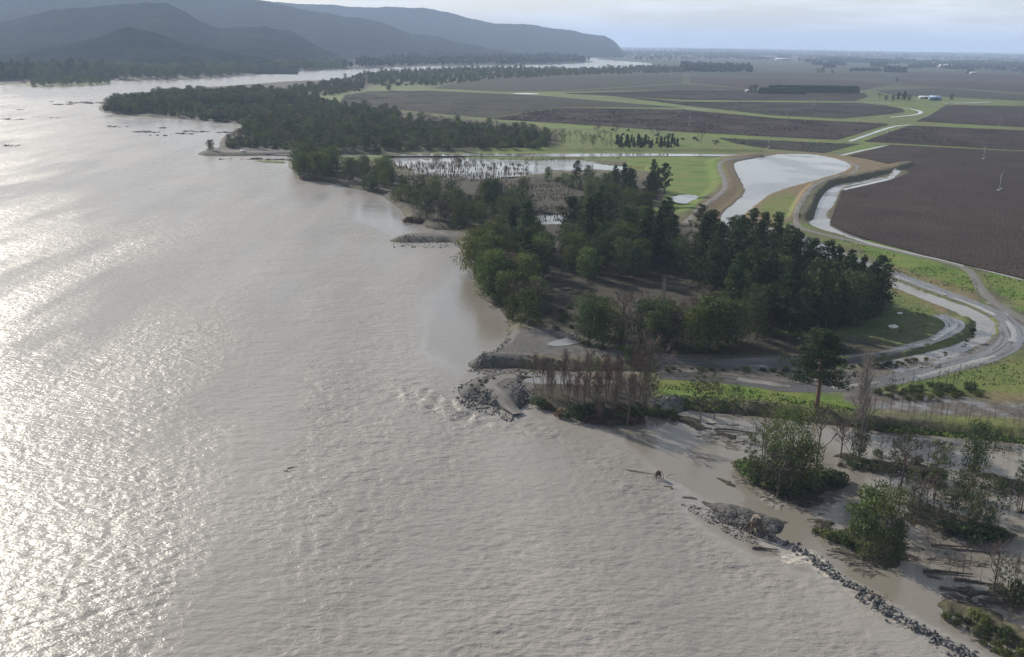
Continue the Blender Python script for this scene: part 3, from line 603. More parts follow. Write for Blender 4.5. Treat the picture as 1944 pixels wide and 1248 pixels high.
for px, wd, lab in (([(1613, 268.5), (1660, 252), (1699, 239), (1729, 237.5)], 5, 'thin bright ditch between the vineyards'), ([(1596, 295.5), (1640, 285), (1686, 276.5)], 4, 'thin bright ditch nearest the pond'), ([(1690, 223), (1735, 219), (1752, 214), (1740, 209), (1712, 204)], 6, 'looping ditch among the far vineyards'), ([(1640, 193.5), (1665, 194.5), (1690, 197)], 6, 'far ditch by the hedge end'), ([(1790, 196), (1850, 195.5), (1880, 194)], 9, 'flooded lane beside the far shed'), ([(1296, 204.5), (1345, 209.5)], 4, 'faint ditch along a green headland')):
    ribbon('ditch', px, wd, .12, 'pool', lab, 'ditch', 2, .3, 3)

# ------------------------------------------------------------------ vineyards
FIELDS = [  # outline, soil, canes, row spacing, rows along (photo pair), label
    ([(1597, 364), (1697, 341), (1727, 328), (1697, 314), (1641, 301), (1611, 296.5), (1691, 275.5), (1944, 288.5), (2300, 306), (2300, 690), (1944, 530), (1906, 521), (1764, 487), (1648, 456), (1600, 438), (1575, 425)], 'soil', 'vine', 2.6, ((1600, 420), (1700, 300)), 'large brown winter vineyard right of the pond'),
    ([(1726, 239), (1944, 248.5), (2300, 264), (2300, 300), (1944, 286), (1702, 272.5), (1640, 269)], 'soil', 'vine', 3.4, ((1640, 269), (1726, 239)), 'brown vineyard strip behind the large one'),
    ([(925, 226), (1068, 205), (1296, 209), (1483, 226), (1616, 232), (1690, 236), (1589, 266), (1429, 258), (1296, 251), (1148, 240)], 'soil', 'vine', 3.6, ((1589, 266), (1690, 236)), 'brown vineyard across the middle of the plain'),
    ([(640, 202), (655, 181), (700, 174), (820, 173), (950, 179), (1030, 182.5), (1290, 204.5), (1068, 203.5), (925, 224), (880, 221), (760, 209)], 'soil_green', 'vine_green', 4, ((880, 221), (950, 179)), 'grey green vineyard left of the brown one'),
    ([(1150, 181), (1296, 193.5), (1450, 194.5), (1629, 196), (1680, 200.5), (1712, 207), (1718, 213), (1690, 217), (1596, 225.5), (1463, 219), (1296, 200)], 'soil_green', 'vine_green', 4.5, ((1463, 219), (1600, 196)), 'dark green vineyard below the long hedge'),
    ([(1070, 178), (1296, 171), (1400, 171), (1640, 177), (1648, 184), (1622, 192), (1450, 191), (1296, 190), (1130, 181)], 'soil', 'vine', 5, ((1296, 190), (1400, 171)), 'brown vineyard in front of the long hedge'),
    ([(1776, 213), (1763, 221), (1738, 231), (1944, 242), (2300, 257), (2300, 216), (1944, 202), (1796, 200)], 'soil', 'vine', 4.5, ((1738, 231), (1790, 202)), 'brown vineyard beyond the far crossing'),
    ([(1363, 262.5), (1589, 273), (1632, 273.5), (1563, 291), (1463, 283), (1396, 273)], 'soil_green', 'vine_green', 3.6, ((1563, 291), (1632, 274)), 'narrow green vineyard behind the pond'),
    ([(820, 168), (900, 150), (1000, 147), (1296, 141), (1296, 158), (1050, 174), (950, 174)], 'soil_green', 'vine_green', 0, None, 'far grey vineyard below the river trees'),
    ([(1310, 158), (1310, 146), (1600, 152), (1690, 160), (1640, 171), (1420, 169)], 'soil', 'vine', 0, None, 'far brown vineyard behind the hedge'),
    ([(1060, 174.5), (1300, 160), (1420, 170), (1296, 170)], 'soil_green', 'vine_green', 0, None, 'far narrow wedge of green vineyard'),
    ([(1700, 150), (1944, 158), (2300, 172), (2300, 186), (1944, 176), (1800, 166), (1720, 162)], 'soil', 'vine', 0, None, 'brown vineyard far out on the plain'),
    ([(1660, 172), (1780, 168), (1944, 180), (2300, 190), (2300, 204), (1944, 192), (1800, 184), (1700, 182)], 'soil_green', 'vine_green', 0, None, 'green vineyard by the far shed'),
    ([(1300, 140), (1450, 138), (1660, 140), (1700, 146), (1500, 148)], 'soil_green', 'vine_green', 0, None, 'dark far field before the woods'),
    ([(1700, 136), (1944, 142), (2300, 158), (2300, 168), (1944, 154), (1720, 147)], 'soil', 'vine', 0, None, 'last brown field before the far woods'),
]
for fi, (px, soil, cane, sp, ax, lab) in enumerate(FIELDS):
    P = chaikin(px, 0); W = G(P[:, 0], P[:, 1], PLAIN)
    ngon('vineyard_field', W, PLAIN + .42, M[soil], 'structure', lab, 'vineyard')
    if not sp: continue
    a, b = G(np.array([ax[0][0], ax[1][0]]), np.array([ax[0][1], ax[1][1]]), PLAIN); t = (b - a) / np.linalg.norm(b - a); nn = np.array([-t[1], t[0]])
    u = W @ t; v = W @ nn; V0, F0 = [], []; step = 2.2 if fi == 0 else 5
    vs = np.arange(v.min() + sp, v.max() - sp / 2, sp)
    pts = []
    for q in vs:   # clip the row to the outline
        xs = []
        for i in range(len(W)):
            j = (i + 1) % len(W)
            if (v[i] > q) != (v[j] > q): xs.append(u[i] + (u[j] - u[i]) * (q - v[i]) / (v[j] - v[i]))
        xs.sort()
        for x0, x1 in zip(xs[::2], xs[1::2]):
            x0 = max(x0, -400); 
            if x1 - x0 > 6: x0 += rng.uniform(0, step); pts.append(np.c_[np.arange(x0 + 2, x1 - 2, step), np.full(len(np.arange(x0 + 2, x1 - 2, step)), q)])
    Q = np.vstack(pts); Wp = Q[:, :1] * t + Q[:, 1:] * nn
    rr = PX(np.c_[Wp, np.full(len(Wp), 2.0)])
    ok = (rr[:, 0] > -100) & (rr[:, 0] < 2150); Wp = Wp[ok]; n = len(Wp)
    l = step * .62 * rng.uniform(.7, 1.1, n); hh = rng.uniform(.08, .42, n) * (.6 if fi == 0 else 1.2) * (.5 + (fbm(Wp[:, 0] / 40, Wp[:, 1] / 40, 3) + .5)); wd = rng.uniform(.25, .8, n); z0 = PLAIN + .42
    jit = rng.normal(0, .7, (n, 2)); c = Wp + jit
    A = np.c_[c - t * l[:, None] - nn * wd[:, None], np.full(n, z0)]; B_ = np.c_[c + t * l[:, None] - nn * wd[:, None], np.full(n, z0)]
    Cc = np.c_[c + t * l[:, None] + nn * wd[:, None], np.full(n, z0)]; D = np.c_[c - t * l[:, None] + nn * wd[:, None], np.full(n, z0)]
    E = np.c_[c - t * (l * .8)[:, None], z0 + hh]; Fv = np.c_[c + t * (l * .8)[:, None], z0 + hh * rng.uniform(.8, 1.1, n)]
    V = np.stack([A, B_, Cc, D, E, Fv], 1).reshape(-1, 3); o = np.arange(n)[:, None] * 6
    Fq = np.vstack([o + [0, 1, 5, 4], o + [2, 3, 4, 5]])
    tag(link('vine_rows', mesh('vine_rows', V, Fq, [M[cane]])), 'bare vine rows of the ' + lab, 'vines', None, 'stuff')

# ------------------------------------------------------------------ hills, sea
HILLS = [  # ridge line in the photo, distance of the ridge, depth, label
    ([(-160, 70), (0, 105), (60, 98), (117, 87), (187, 70), (240, 50), (283, 57), (350, 80), (400, 92), (467, 105), (520, 116), (565, 129)], 3500, 520, 'dark conical hill on the far bank'),
    ([(-500, 40), (-200, 30), (0, 43), (100, 17), (200, 10), (267, 3), (317, 3), (350, 20), (383, 40), (417, 53), (500, 50), (550, 57), (583, 77), (620, 95), (662, 115)], 4900, 1300, 'broad rounded hill behind the conical one'),
    ([(-600, -60), (0, -30), (100, -38), (300, -25), (430, -8), (500, 0), (560, 14), (648, 30), (681, 33), (731, 43), (781, 65), (831, 70), (881, 82), (930, 92), (965, 100), (995, 108)], 7200, 1900, 'long blue ridge sloping down to the plain'),
    ([(200, -20), (400, -10), (517, 3), (648, 10), (701, 13), (748, 12), (798, 15), (848, 22), (888, 35), (948, 45), (1018, 48), (1048, 55), (1081, 57), (1115, 65), (1148, 68), (1166, 77), (1176, 88), (1186, 104)], 10500, 2600, 'farthest pale blue mountain range ending in a bluff'),
]
for hi, (px, D, dep, lab) in enumerate(HILLS):
    px = np.array(px, float); xs = np.linspace(px[0, 0], px[-1, 0], 260); ys = np.interp(xs, px[:, 0], px[:, 1])
    ys = ys + fbm(xs / 30, xs * 0 + hi, 4) * 2.2
    d = Fw * FPX + Rv * (xs[:, None] - 972) - Uv * (ys[:, None] - 624); t = D / d[:, 1]
    Rx = d[:, 0] * t; Rz = np.maximum(CAMH + d[:, 2] * t, 3)
    tt = np.linspace(-1, 1.2, 70); V = []
    for k in tt:
        sh = (1 - abs(k) / 1.0) if k < 0 else 1 - k / 1.2 * .9
        sh = max(sh, 0); yy = D + k * dep + 0 * Rx
        xx = Rx * (yy / D)
        rn = np.sqrt(.01 + fbm(xx / (dep * .42) + 3 * hi, yy / (dep * 1.3) + hi, 3) ** 2)
        zz = Rz * sh ** .85 * (1 - .5 * rn * min(1, abs(k) * 2.2)) - (2 if k <= -.99 else 0) + 4 * (1 - abs(k) / 1.3) * fbm(xx / 55, yy / 55, 2)
        V.append(np.c_[xx, yy, zz])
    V = np.vstack(V); nc2 = len(xs); I = np.arange(len(tt) * nc2).reshape(len(tt), nc2)
    F = np.stack([I[:-1, :-1], I[:-1, 1:], I[1:, 1:], I[1:, :-1]], -1).reshape(-1, 4)
    tag(link('hill', mesh('hill', V, F, [M['hill']], smooth=True)), lab, 'hill', None, 'structure')
ngon('sea', G(np.array([1480, 1944, 2900, 2900, 1944, 1560.]), np.array([94.2, 101.8, 118.5, 116.2, 100.2, 93.6]), 3.2) if False else np.array([(9000, 26000), (40000, 20000), (60000, 40000), (22000, 56000), (14000, 50000)], float), 3.5, M['sea'], 'structure', 'thin bright line of sea on the horizon', 'sea')

# ------------------------------------------------------------------ haze
mh_ = bpy.data.materials.new('haze_air'); mh_.use_nodes = True; mh_.node_tree.nodes.clear()
ho = mh_.node_tree.nodes.new('ShaderNodeOutputMaterial'); hv = mh_.node_tree.nodes.new('ShaderNodeVolumePrincipled')
hv.inputs['Color'].default_value = (.56, .71, .97, 1); hv.inputs['Density'].default_value = 6.4e-5; hv.inputs['Anisotropy'].default_value = .0
mh_.node_tree.links.new(hv.outputs[0], ho.inputs['Volume'])
hb = MB().box((0, 20000, 313.5), (150000, 120000, 633)).build('haze', mh_); tag(hb, 'pale blue haze thickening with distance', 'haze', None, 'stuff')

# ------------------------------------------------------------------ tree kinds
def leaves(cents, norms, size, asp=1.0, r=None):
    r = r or rng; n = len(cents); norms = norms + r.normal(0, .45, (n, 3)); norms /= np.linalg.norm(norms, axis=1)[:, None] + 1e-9
    a = np.cross(norms, r.normal(0, 1, (n, 3))); a /= np.linalg.norm(a, axis=1)[:, None] + 1e-9; b = np.cross(norms, a)
    s = (size * r.uniform(.6, 1.35, n))[:, None] / 2
    # a bent leaf spray: two triangles folded along the middle
    V = np.stack([cents - a * s * asp, cents - b * s + norms * s * .25, cents + a * s * asp, cents + b * s + norms * s * .25], 1).reshape(-1, 3)
    return V, np.arange(n * 4).reshape(n, 4)
def clump(mb, c, rad, n, size, asp=1.0, flat=1.0):
    d = rng.normal(0, 1, (n, 3)); d /= np.linalg.norm(d, axis=1)[:, None]
    rr = np.asarray(rad, float) * np.ones(3); q = rng.uniform(.55, 1.08, n)[:, None]
    nm = d / rr; nm[:, 2] *= flat
    mb.add(*leaves(np.asarray(c, float) + d * rr * q, nm / (np.linalg.norm(nm, axis=1)[:, None] + 1e-9), size, asp))
def limb(a, b, bend=.3, n=5):
    a, b = np.asarray(a, float), np.asarray(b, float); t = np.linspace(0, 1, n)[:, None]
    off = rng.normal(0, bend, 3) * np.linalg.norm(b - a) * .3
    return a + (b - a) * t + np.sin(t * np.pi) * off
def broadleaf(h, w, n=26, leaf=.55, per=75, low=.1, seed=0, core=True):
    global rng; rng = np.random.default_rng(seed)
    tr, cr = MB(), MB(); top = h * .93
    tr.tube(limb((0, 0, -.5), (rng.normal(0, .4), rng.normal(0, .4), h * .62), .12, 6), np.linspace(h * .022, h * .008, 6), 7)
    for k in range(n):
        z = h * (low + (1 - low - .12) * ((k + rng.uniform(0, 1)) / n))
        f = (z / h - low) / (1 - low); rad = w * .5 * math.sqrt(max(.05, 1 - (abs(f - .45) / .62) ** 2.2)) * rng.uniform(.3, 1.0)
        an = k * 2.4 + rng.uniform(-.5, .5); c = (rad * math.cos(an), rad * math.sin(an), z)
        cs = w * rng.uniform(.15, .25); clump(cr, c, (cs, cs, cs * rng.uniform(.75, 1.05)), per, leaf)
        if k % 3 == 0: tr.tube(limb((0, 0, z * .45), c, .25), np.linspace(h * .008, h * .0025, 5), 5)
    for k in range(3): clump(cr, (w * .16 * math.cos(k * 2.1), w * .16 * math.sin(k * 2.1), h * rng.uniform(.84, .9)), (w * .17, w * .17, w * .13), per, leaf)
    clump(cr, (0, 0, h * .55), (w * .3, w * .3, h * .3), int(per * 2.2), leaf * 1.3)
    return tr, cr
def pine(h, w, seed=0, bare=.12, per=17, leaf=.7, ragged=.42):
    global rng; rng = np.random.default_rng(seed)
    tr, cr = MB(), MB(); ln = limb((0, 0, -.5), (rng.normal(0, .3), rng.normal(0, .3), h * .97), .03, 8)
    tr.tube(ln, np.linspace(h * .018, .05, 8), 7)
    z = h * bare
    while z < h * .97:
        f = (z - h * bare) / (h * (1 - bare)); R = w * .5 * (1 - f ** 1.9) * (.75 + .4 * math.sin(f * 9 + seed)) + .5
        nb = int(rng.integers(4, 6)); a0 = rng.uniform(0, 6.28)
        for k in range(nb):
            an = a0 + k * 6.283 / nb + rng.normal(0, .25); Lr = R * rng.uniform(1 - ragged * 1.6, 1.12); 
            if Lr < .4: continue
            up = rng.uniform(-.05, .32) * Lr
            tip = np.array([Lr * math.cos(an), Lr * math.sin(an), z + up])
            if Lr > 1.2: tr.tube([(0, 0, z), tip * [.55, .55, 1] - [0, 0, up * .4], tip], [h * .004, h * .003, .03], 4, False)
            for q, fr in ((.92, 1.0), (.55, .9)):
                if Lr * q < .5: continue
                c = np.array([Lr * q * math.cos(an), Lr * q * math.sin(an), z + up * q]); s = min(1.7, .45 + Lr * .26) * fr
                clump(cr, c, (s, s, s * .55), per, leaf, 1.0, .8)
        z += h * .043 * rng.uniform(.8, 1.25)
    clump(cr, (0, 0, h * .97), (.35, .35, .9), 12, leaf * .8)
    return tr, cr
def old_pine(h, w, seed=0, n=40, per=44, leaf=.55, lo=.18):
    global rng; rng = np.random.default_rng(seed); tr, cr = MB(), MB(); lx, ly = rng.normal(0, .5, 2)
    tr.tube(limb((0, 0, -.5), (lx, ly, h * .9), .05, 7), np.linspace(h * .02, .08, 7), 7)
    for k in range(n):
        f = lo + (1 - lo) * (k + .5) / n; an = k * 2.4 + rng.normal(0, .4); R = w * .5 * max(.12, 1 - ((f - lo) / (1.04 - lo)) ** 2.0) ** .8 * rng.uniform(.3, 1.12) + .3
        a = np.array([lx * f, ly * f, h * f - R * .2]); tip = np.array([lx * f + R * math.cos(an), ly * f + R * math.sin(an), h * f + R * .12 + rng.normal(0, .4)])
        if R > 2: tr.tube(limb(a, tip, .15), np.linspace(.12, .04, 5), 4, False)
        for q in (1.0, .55):
            sz = rng.uniform(.9, 1.7); clump(cr, a + (tip - a) * q, (sz, sz, sz * .65), per, leaf, 1.0, .8)
    return tr, cr
def bare(h, w, seed=0, depth=4, upright=.6, twigs=14, clear=.25, r0=.018, bl=(.38, .10), nb0=0):
    global rng; rng = np.random.default_rng(seed); tr, cr = MB(), MB()
    def grow(a, d, l, r, k):
        b = a + d * l; (tr if k < 2 else cr).tube(limb(a, b, .18, 4), np.linspace(r, r * .6, 4), 5 if k < 2 else 3, False)
        if k >= depth:
            n = twigs; t = rng.uniform(.2, 1, n)[:, None]; base = a + (b - a) * t; dd = d + rng.normal(0, .55, (n, 3)); dd[:, 2] += .15
            dd /= np.linalg.norm(dd, axis=1)[:, None]; q = dd * (l * rng.uniform(.5, 1.1, n))[:, None]; s = np.cross(dd, rng.normal(0, 1, (n, 3))); s /= np.linalg.norm(s, axis=1)[:, None]
            V = np.stack([base - s * .022, base + s * .022, base + q], 1).reshape(-1, 3); cr.add(V, T=np.arange(n * 3).reshape(n, 3)); return
        nb = 3 if k else nb0 or int(5 + upright * 4)
        for j in range(nb):
            f = rng.uniform(.45, 1) if k else clear + (1 - clear) * (j + .5) / nb
            dd = d * upright + rng.normal(0, 1, 3) * (1 - upright) * np.array([1, 1, .55]) + np.array([0, 0, .22])
            if k == 0: an = j * 2.4; dd = np.array([math.cos(an) * (1 - upright) * w / h * 3, math.sin(an) * (1 - upright) * w / h * 3, upright + .1])
            dd /= np.linalg.norm(dd); ll = l * rng.uniform(.5, .72) if k else h * bl[0] * (1.15 - f) + h * bl[1]
            grow(a + (b - a) * f, dd, ll, r * (.5 if k == 0 else .6), k + 1)
    grow(np.array([0, 0, -.4]), np.array([rng.normal(0, .03), rng.normal(0, .03), 1.]), h * .88, h * r0, 0)
    return tr, cr
def sparse(h, w, seed=0, n=12, per=26, leaf=.42, clear=.35, stems=1):
    global rng; rng = np.random.default_rng(seed); tr, cr = MB(), MB()
    for s in range(stems):
        lean = rng.normal(0, .07 * h, 2) if stems > 1 else rng.normal(0, .03 * h, 2)
        hh = h * (1 if s == 0 else rng.uniform(.65, .95)); top = np.array([lean[0], lean[1], hh * .96]); ln = limb((s * .4, 0, -.4), top, .06, 7)
        tr.tube(ln, np.linspace(h * .010, .04, 7), 5)
        for k in range(n):
            f = clear + (1 - clear) * (k + .5) / n; a = ln[0] + (top - ln[0]) * f; an = k * 2.4 + s; R = w * .5 * (1 - abs(f - .62) * 1.1) * rng.uniform(.4, 1.05)
            c = a + [R * math.cos(an), R * math.sin(an), R * .35]; tr.tube([a - [0, 0, R * .3], c], [.06, .025], 3, False)
            q = w * rng.uniform(.10, .17); clump(cr, c, (q, q, q * .75), per, leaf)
    return tr, cr
def shrub(h, w, seed=0, n=10, per=45, leaf=.35):
    global rng; rng = np.random.default_rng(seed); tr, cr = MB(), MB()
    for k in range(5): tr.tube(limb((0, 0, -.3), (rng.normal(0, w * .2), rng.normal(0, w * .2), h * .7), .2, 4), np.linspace(.06, .02, 4), 4)
    for k in range(n):
        an = k * 2.4; R = w * .36 * math.sqrt((k + .5) / n); z = h * rng.uniform(.25, .7) * (1.1 - .5 * R / (w * .36)); q = w * rng.uniform(.14, .22)
        clump(cr, (R * math.cos(an), R * math.sin(an), z), (q, q, min(q, h * .35)), per, leaf)
    return tr, cr
KIND = {}
def reg(kind, fn, vs, bark, crown, cname='crown', **kw):
    KIND[kind] = []
    for i, (h, wd) in enumerate(vs):
        tr, cr = fn(h, wd, seed=hash_(kind) + i, **kw)
        KIND[kind].append((tr.me('trunk', M[bark], True), cr.me(cname, M[crown]), h))
def hash_(s): return sum((i + 1) * ord(c) for i, c in enumerate(s))
reg('pine', pine, [(24, 11), (21, 12.5), (25, 10), (19, 11), (23, 13)], 'bark', 'pine')
reg('old_pine', old_pine, [(22, 12), (20, 13), (24, 11), (19, 11), (23, 14)], 'bark', 'pine')
reg('young_pine', pine, [(12, 4.6), (11, 5)], 'bark', 'pine', per=10, leaf=.6, bare=.05)
reg('willow', broadleaf, [(16, 12), (15, 13), (18, 12), (14, 10), (17, 14)], 'bark', 'leaf')
reg('wattle', broadleaf, [(17, 10), (15, 11), (18, 11)], 'bark', 'leaf_blue', leaf=.5)
reg('russet', broadleaf, [(13, 8)], 'bark', 'leaf_brown', n=18)
reg('tall_willow', broadleaf, [(20, 11), (19, 12)], 'bark', 'leaf', n=40, per=110, leaf=.38, low=.04)
reg('sparse', sparse, [(14, 5.5), (13, 6), (15, 5)], 'bark', 'leaf_blue', n=24, per=34, leaf=.3)
reg('sparse_multi', sparse, [(14, 9), (13, 8)], 'bark', 'leaf', stems=3, n=17, per=30, leaf=.3)
reg('bare', bare, [(14, 8), (13, 9), (15, 7)], 'bark', 'twig', depth=3, twigs=16)
reg('red_bare', bare, [(13, 4), (12, 4.5), (14, 4)], 'bark', 'twig_red', depth=2, upright=.72, twigs=10, r0=.009, bl=(.26, .06), nb0=20, clear=.3)
reg('round_bare', bare, [(15, 12)], 'bark', 'twig_red', depth=4, upright=.45, twigs=12, clear=.35)
M['twig_pale'] = mat('pale_twigs', (.19, .165, .145), .85, .1)
reg('poplar', bare, [(29, 8)], 'bark_pale', 'twig_pale', depth=2, upright=.74, twigs=12, clear=.14, r0=.010, bl=(.17, .05), nb0=40)
reg('sapling', bare, [(6, 1.4), (5.5, 1.6)], 'bark', 'twig', depth=1, upright=.8, twigs=3, r0=.008, bl=(.16, .05), nb0=11)
reg('flooded_sapling', sparse, [(4.6, 2.2), (4.2, 2.4)], 'bark', 'leaf_blue', n=9, per=12, leaf=.2, clear=.2)
reg('shrub', shrub, [(3, 4.2), (2.6, 4.6), (3.4, 4)], 'bark', 'leaf')
reg('dark_shrub', shrub, [(3.2, 4.2), (2.8, 4.6)], 'bark', 'leaf_blue')
reg('brown_shrub', shrub, [(2.6, 4)], 'bark', 'leaf_brown')
NAMES = dict(old_pine='pine_tree', pine='pine_tree', young_pine='pine_tree', willow='willow_tree', wattle='wattle_tree', russet='russet_tree', tall_willow='willow_tree', sparse='slender_tree', sparse_multi='slender_tree', bare='bare_tree', red_bare='bare_tree', round_bare='bare_tree', poplar='bare_poplar', sapling='bare_sapling', flooded_sapling='sapling', shrub='shrub', dark_shrub='shrub', brown_shrub='shrub')
WORD = dict(old_pine='rounded dark pine', pine='pointed dark pine', young_pine='young dark pine', willow='bushy green tree', wattle='blue green tree', russet='russet brown tree', tall_willow='tall green willow', sparse='slender open tree', sparse_multi='many stemmed open tree', bare='bare grey tree', red_bare='bare reddish tree', round_bare='bare pinkish tree', poplar='bare grey poplar', sapling='bare sapling', flooded_sapling='small green sapling', shrub='green shrub', dark_shrub='dark shrub', brown_shrub='brown shrub')
CAT = lambda k: 'shrub' if 'shrub' in k else 'sapling' if 'sapling' in k else 'tree'
rng = np.random.default_rng(99)
def plant(kind, x, y, z, hgt, label=None, group=None, v=None, wide=1.0, lean=0.0):
    vs = KIND[kind]; tm, cm_, h = vs[rnd.randrange(len(vs)) if v is None else v]
    o = bpy.data.objects.new(NAMES[kind], None); C.objects.link(o); o.location = (x, y, z - .1); s = hgt / h; wv = wide * rnd.uniform(.92, 1.08)
    o.scale = (s * wv, s * wv, s); o.rotation_euler = (rnd.gauss(0, .02), lean + rnd.gauss(0, .02), rnd.uniform(0, 6.283))
    for nm, me in (('trunk', tm), (cm_.name.split('.')[0], cm_)):
        c = bpy.data.objects.new(nm, me); C.objects.link(c); c.parent = o
    return tag(o, label, CAT(kind), group)
def hpx(x, y, px, py_top):
    """height of something standing at ground x, y whose top shows at photo row py_top"""
    lo, hi = 0.0, 60.0
    for _ in range(30):
        m = (lo + hi) / 2
        if PX(np.array([[x, y, m]]))[0, 1] > py_top: lo = m
        else: hi = m
    return m
ORD = ['first', 'second', 'third', 'fourth', 'fifth', 'sixth', 'seventh', 'eighth', 'ninth', 'tenth', 'eleventh', 'twelfth', 'thirteenth', 'fourteenth', 'fifteenth', 'sixteenth', 'seventeenth', 'eighteenth', 'nineteenth', 'twentieth']
for _d in ('twenty', 'thirty', 'forty'):
    if _d != 'twenty': ORD.append(_d[:-1] + 'ieth')
    ORD += [_d + '-' + q for q in ORD[:9]]
def sample(px, n, dmin):
    W = G(*np.array(px, float).T, PLAIN); lo, hi = W.min(0), W.max(0); pts = []
    r = np.random.default_rng(int(abs(W.sum())) % 99991); tries = 0
    while len(pts) < n and tries < 40:
        Q = r.uniform(lo, hi, (400, 2)); Q = Q[inside(Q, W)]; tries += 1
        for q in Q:
            if len(pts) >= n: break
            if not pts or ((np.array(pts) - q) ** 2).sum(1).min() > dmin * dmin: pts.append(q)
    return np.array(pts).reshape(-1, 2)
def zone(px, n, dmin, mix, phrase, hr=(.8, 1.15), group=None, wide=1.0):
    """individual trees standing inside an outline; each kind is counted from the left for its label"""
    P = sample(px, n, dmin)
    if not len(P): return
    H = height(P); ks = list(mix); wts = np.array([mix[k] for k in ks], float); r = np.random.default_rng(len(P) * 7 + 1)
    kk = r.choice(len(ks), len(P), p=wts / wts.sum()); sx = PX(np.c_[P, H])[:, 0]
    for i, k in enumerate(ks):
        ids = [j for j in np.argsort(sx) if kk[j] == i and H[j] > -.9]; m = len(ids)
        for t, j in enumerate(ids):
            lab = ('the only ' + WORD[k] + ' ' if m == 1 else ORD[t] + ' ' + WORD[k] + ' from left ' if m <= 48 else WORD[k] + ' crowded ') + phrase
            hh = KIND[k][0][2] * r.uniform(*hr) * r.choice([.7, .85, 1, 1, 1.12])
            plant(k, P[j, 0], P[j, 1], max(H[j], 0), hh, lab, group or 'trees ' + phrase, wide=wide)

# ------------------------------------------------------------------ the big wood
BROAD = dict(willow=5, wattle=4); 
zone([(1310, 505), (1370, 510), (1400, 560), (1360, 590), (1310, 560)], 12, 6.5, dict(pine=0.8, old_pine=1.6, wattle=1.5), 'between the clearing and the gate')
zone([(1400, 510), (1480, 515), (1500, 570), (1470, 610), (1400, 570)], 19, 6.5, dict(pine=1.2, old_pine=2.4, wattle=1.2), 'in the middle of the pine wood')
zone([(1490, 525), (1570, 555), (1590, 600), (1540, 632), (1480, 610), (1500, 570)], 19, 6.2, dict(pine=1.2, old_pine=2.4, wattle=1), 'toward the canal side of the pine wood')
zone([(1575, 562), (1640, 572), (1682, 594), (1640, 620), (1560, 630), (1592, 598)], 18, 6, dict(pine=1.2, old_pine=2.4, wattle=1), 'at the canal corner of the pine wood')
zone([(1400, 575), (1480, 612), (1540, 636), (1500, 648), (1420, 645), (1370, 610)], 14, 6, dict(pine=0.8, old_pine=1.6, wattle=2), 'along the shaded front of the pine wood')
zone([(1320, 470), (1400, 478), (1480, 490), (1480, 512), (1400, 508), (1310, 500)], 14, 6.5, dict(pine=1.2, old_pine=2.4, wattle=1.5), 'on the far edge of the pine wood')
zone([(1108, 628), (1200, 640), (1300, 642), (1400, 642), (1400, 662), (1250, 668), (1118, 655)], 26, 5.0, dict(willow=4, wattle=4, bare=1, sparse=.5), 'along the front edge below the clearing', (.85, 1.15))
zone([(885, 490), (930, 480), (960, 520), (945, 560), (905, 535)], 14, 6, dict(willow=4, wattle=1, russet=.6, bare=.7), 'on the river edge of the wood', (.9, 1.2))
zone([(945, 545), (1000, 540), (1030, 590), (1000, 622), (968, 616), (930, 575)], 18, 6, dict(willow=4, wattle=2, bare=.7), 'at the river corner of the wood', (.75, 1.05))
zone([(935, 470), (1010, 460), (1050, 510), (1040, 540), (965, 530)], 18, 6.5, dict(willow=3, wattle=3, pine=0.4, old_pine=0.8, russet=.4), 'between the river edge and the hollow', (.85, 1.15))
zone([(1050, 470), (1130, 445), (1190, 480), (1180, 535), (1070, 535)], 22, 7, dict(wattle=2, willow=3, pine=0.8, old_pine=1.6), 'behind the brown clearing', (.9, 1.2))
zone([(1190, 480), (1260, 450), (1310, 490), (1310, 532), (1200, 538)], 18, 7, dict(wattle=1, pine=1.2, old_pine=2.4, willow=1), 'beside the clearing below the meadow', (.85, 1.1))
zone([(1090, 400), (1180, 390), (1240, 425), (1200, 455), (1110, 445), (1080, 420)], 20, 7.5, dict(willow=3, wattle=3, bare=.7), 'in the upper part of the wood', (.85, 1.15))
zone([(1060, 352), (1110, 345), (1180, 352), (1190, 385), (1100, 395), (1055, 372)], 16, 8, dict(willow=2, wattle=2, pine=0.8, old_pine=1.6), 'at the head of the wood by the flooded paddock', (.6, .9))
zone([(1190, 350), (1262, 358), (1264, 382), (1215, 392), (1190, 385)], 13, 7, dict(pine=1.2, old_pine=2.4, wattle=1), 'on the meadow corner of the wood', (.6, .85))
zone([(805, 425), (880, 432), (895, 405), (840, 385), (805, 395)], 18, 6.5, dict(wattle=3, willow=2, bare=2), 'behind the low spit', (.85, 1.1))
zone([(890, 430), (985, 420), (1000, 392), (920, 385), (895, 405)], 16, 7.5, dict(willow=3, wattle=2, bare=2), 'beside the marshy hollow', (.8, 1.1))
zone([(740, 375), (790, 395), (820, 385), (830, 360), (770, 355)], 14, 7.5, dict(wattle=2, willow=2, bare=2), 'on the low bank above the bay', (.55, .85))
zone([(562, 338), (620, 344), (650, 330), (640, 315), (565, 312)], 18, 9, dict(willow=3, wattle=2), 'on the near point of the reed bank', (.95, 1.3))
zone([(640, 345), (720, 362), (748, 352), (735, 332), (655, 325)], 20, 8.5, dict(willow=2, wattle=3, bare=1), 'along the reed bank', (.7, 1.1))
zone([(1165, 270), (1285, 273), (1287, 284), (1175, 281)], 30, 8, dict(young_pine=1), 'in the small plantation by the levee', (.6, .95))
zone([(1040, 262), (1160, 266), (1165, 284), (1040, 284)], 26, 8, dict(bare=3, sparse=1), 'beside the levee plantation', (.7, .95))

# ------------------------------------------------------------------ single trees near the camera
def one(kind, px, py, top, label, v=None, wide=1.0, lean=0.0, group=None):
    x, y, z = place(px, py); return plant(kind, x, y, z, hpx(x, y, px, top) - z + .1, label, group, v, wide, lean)
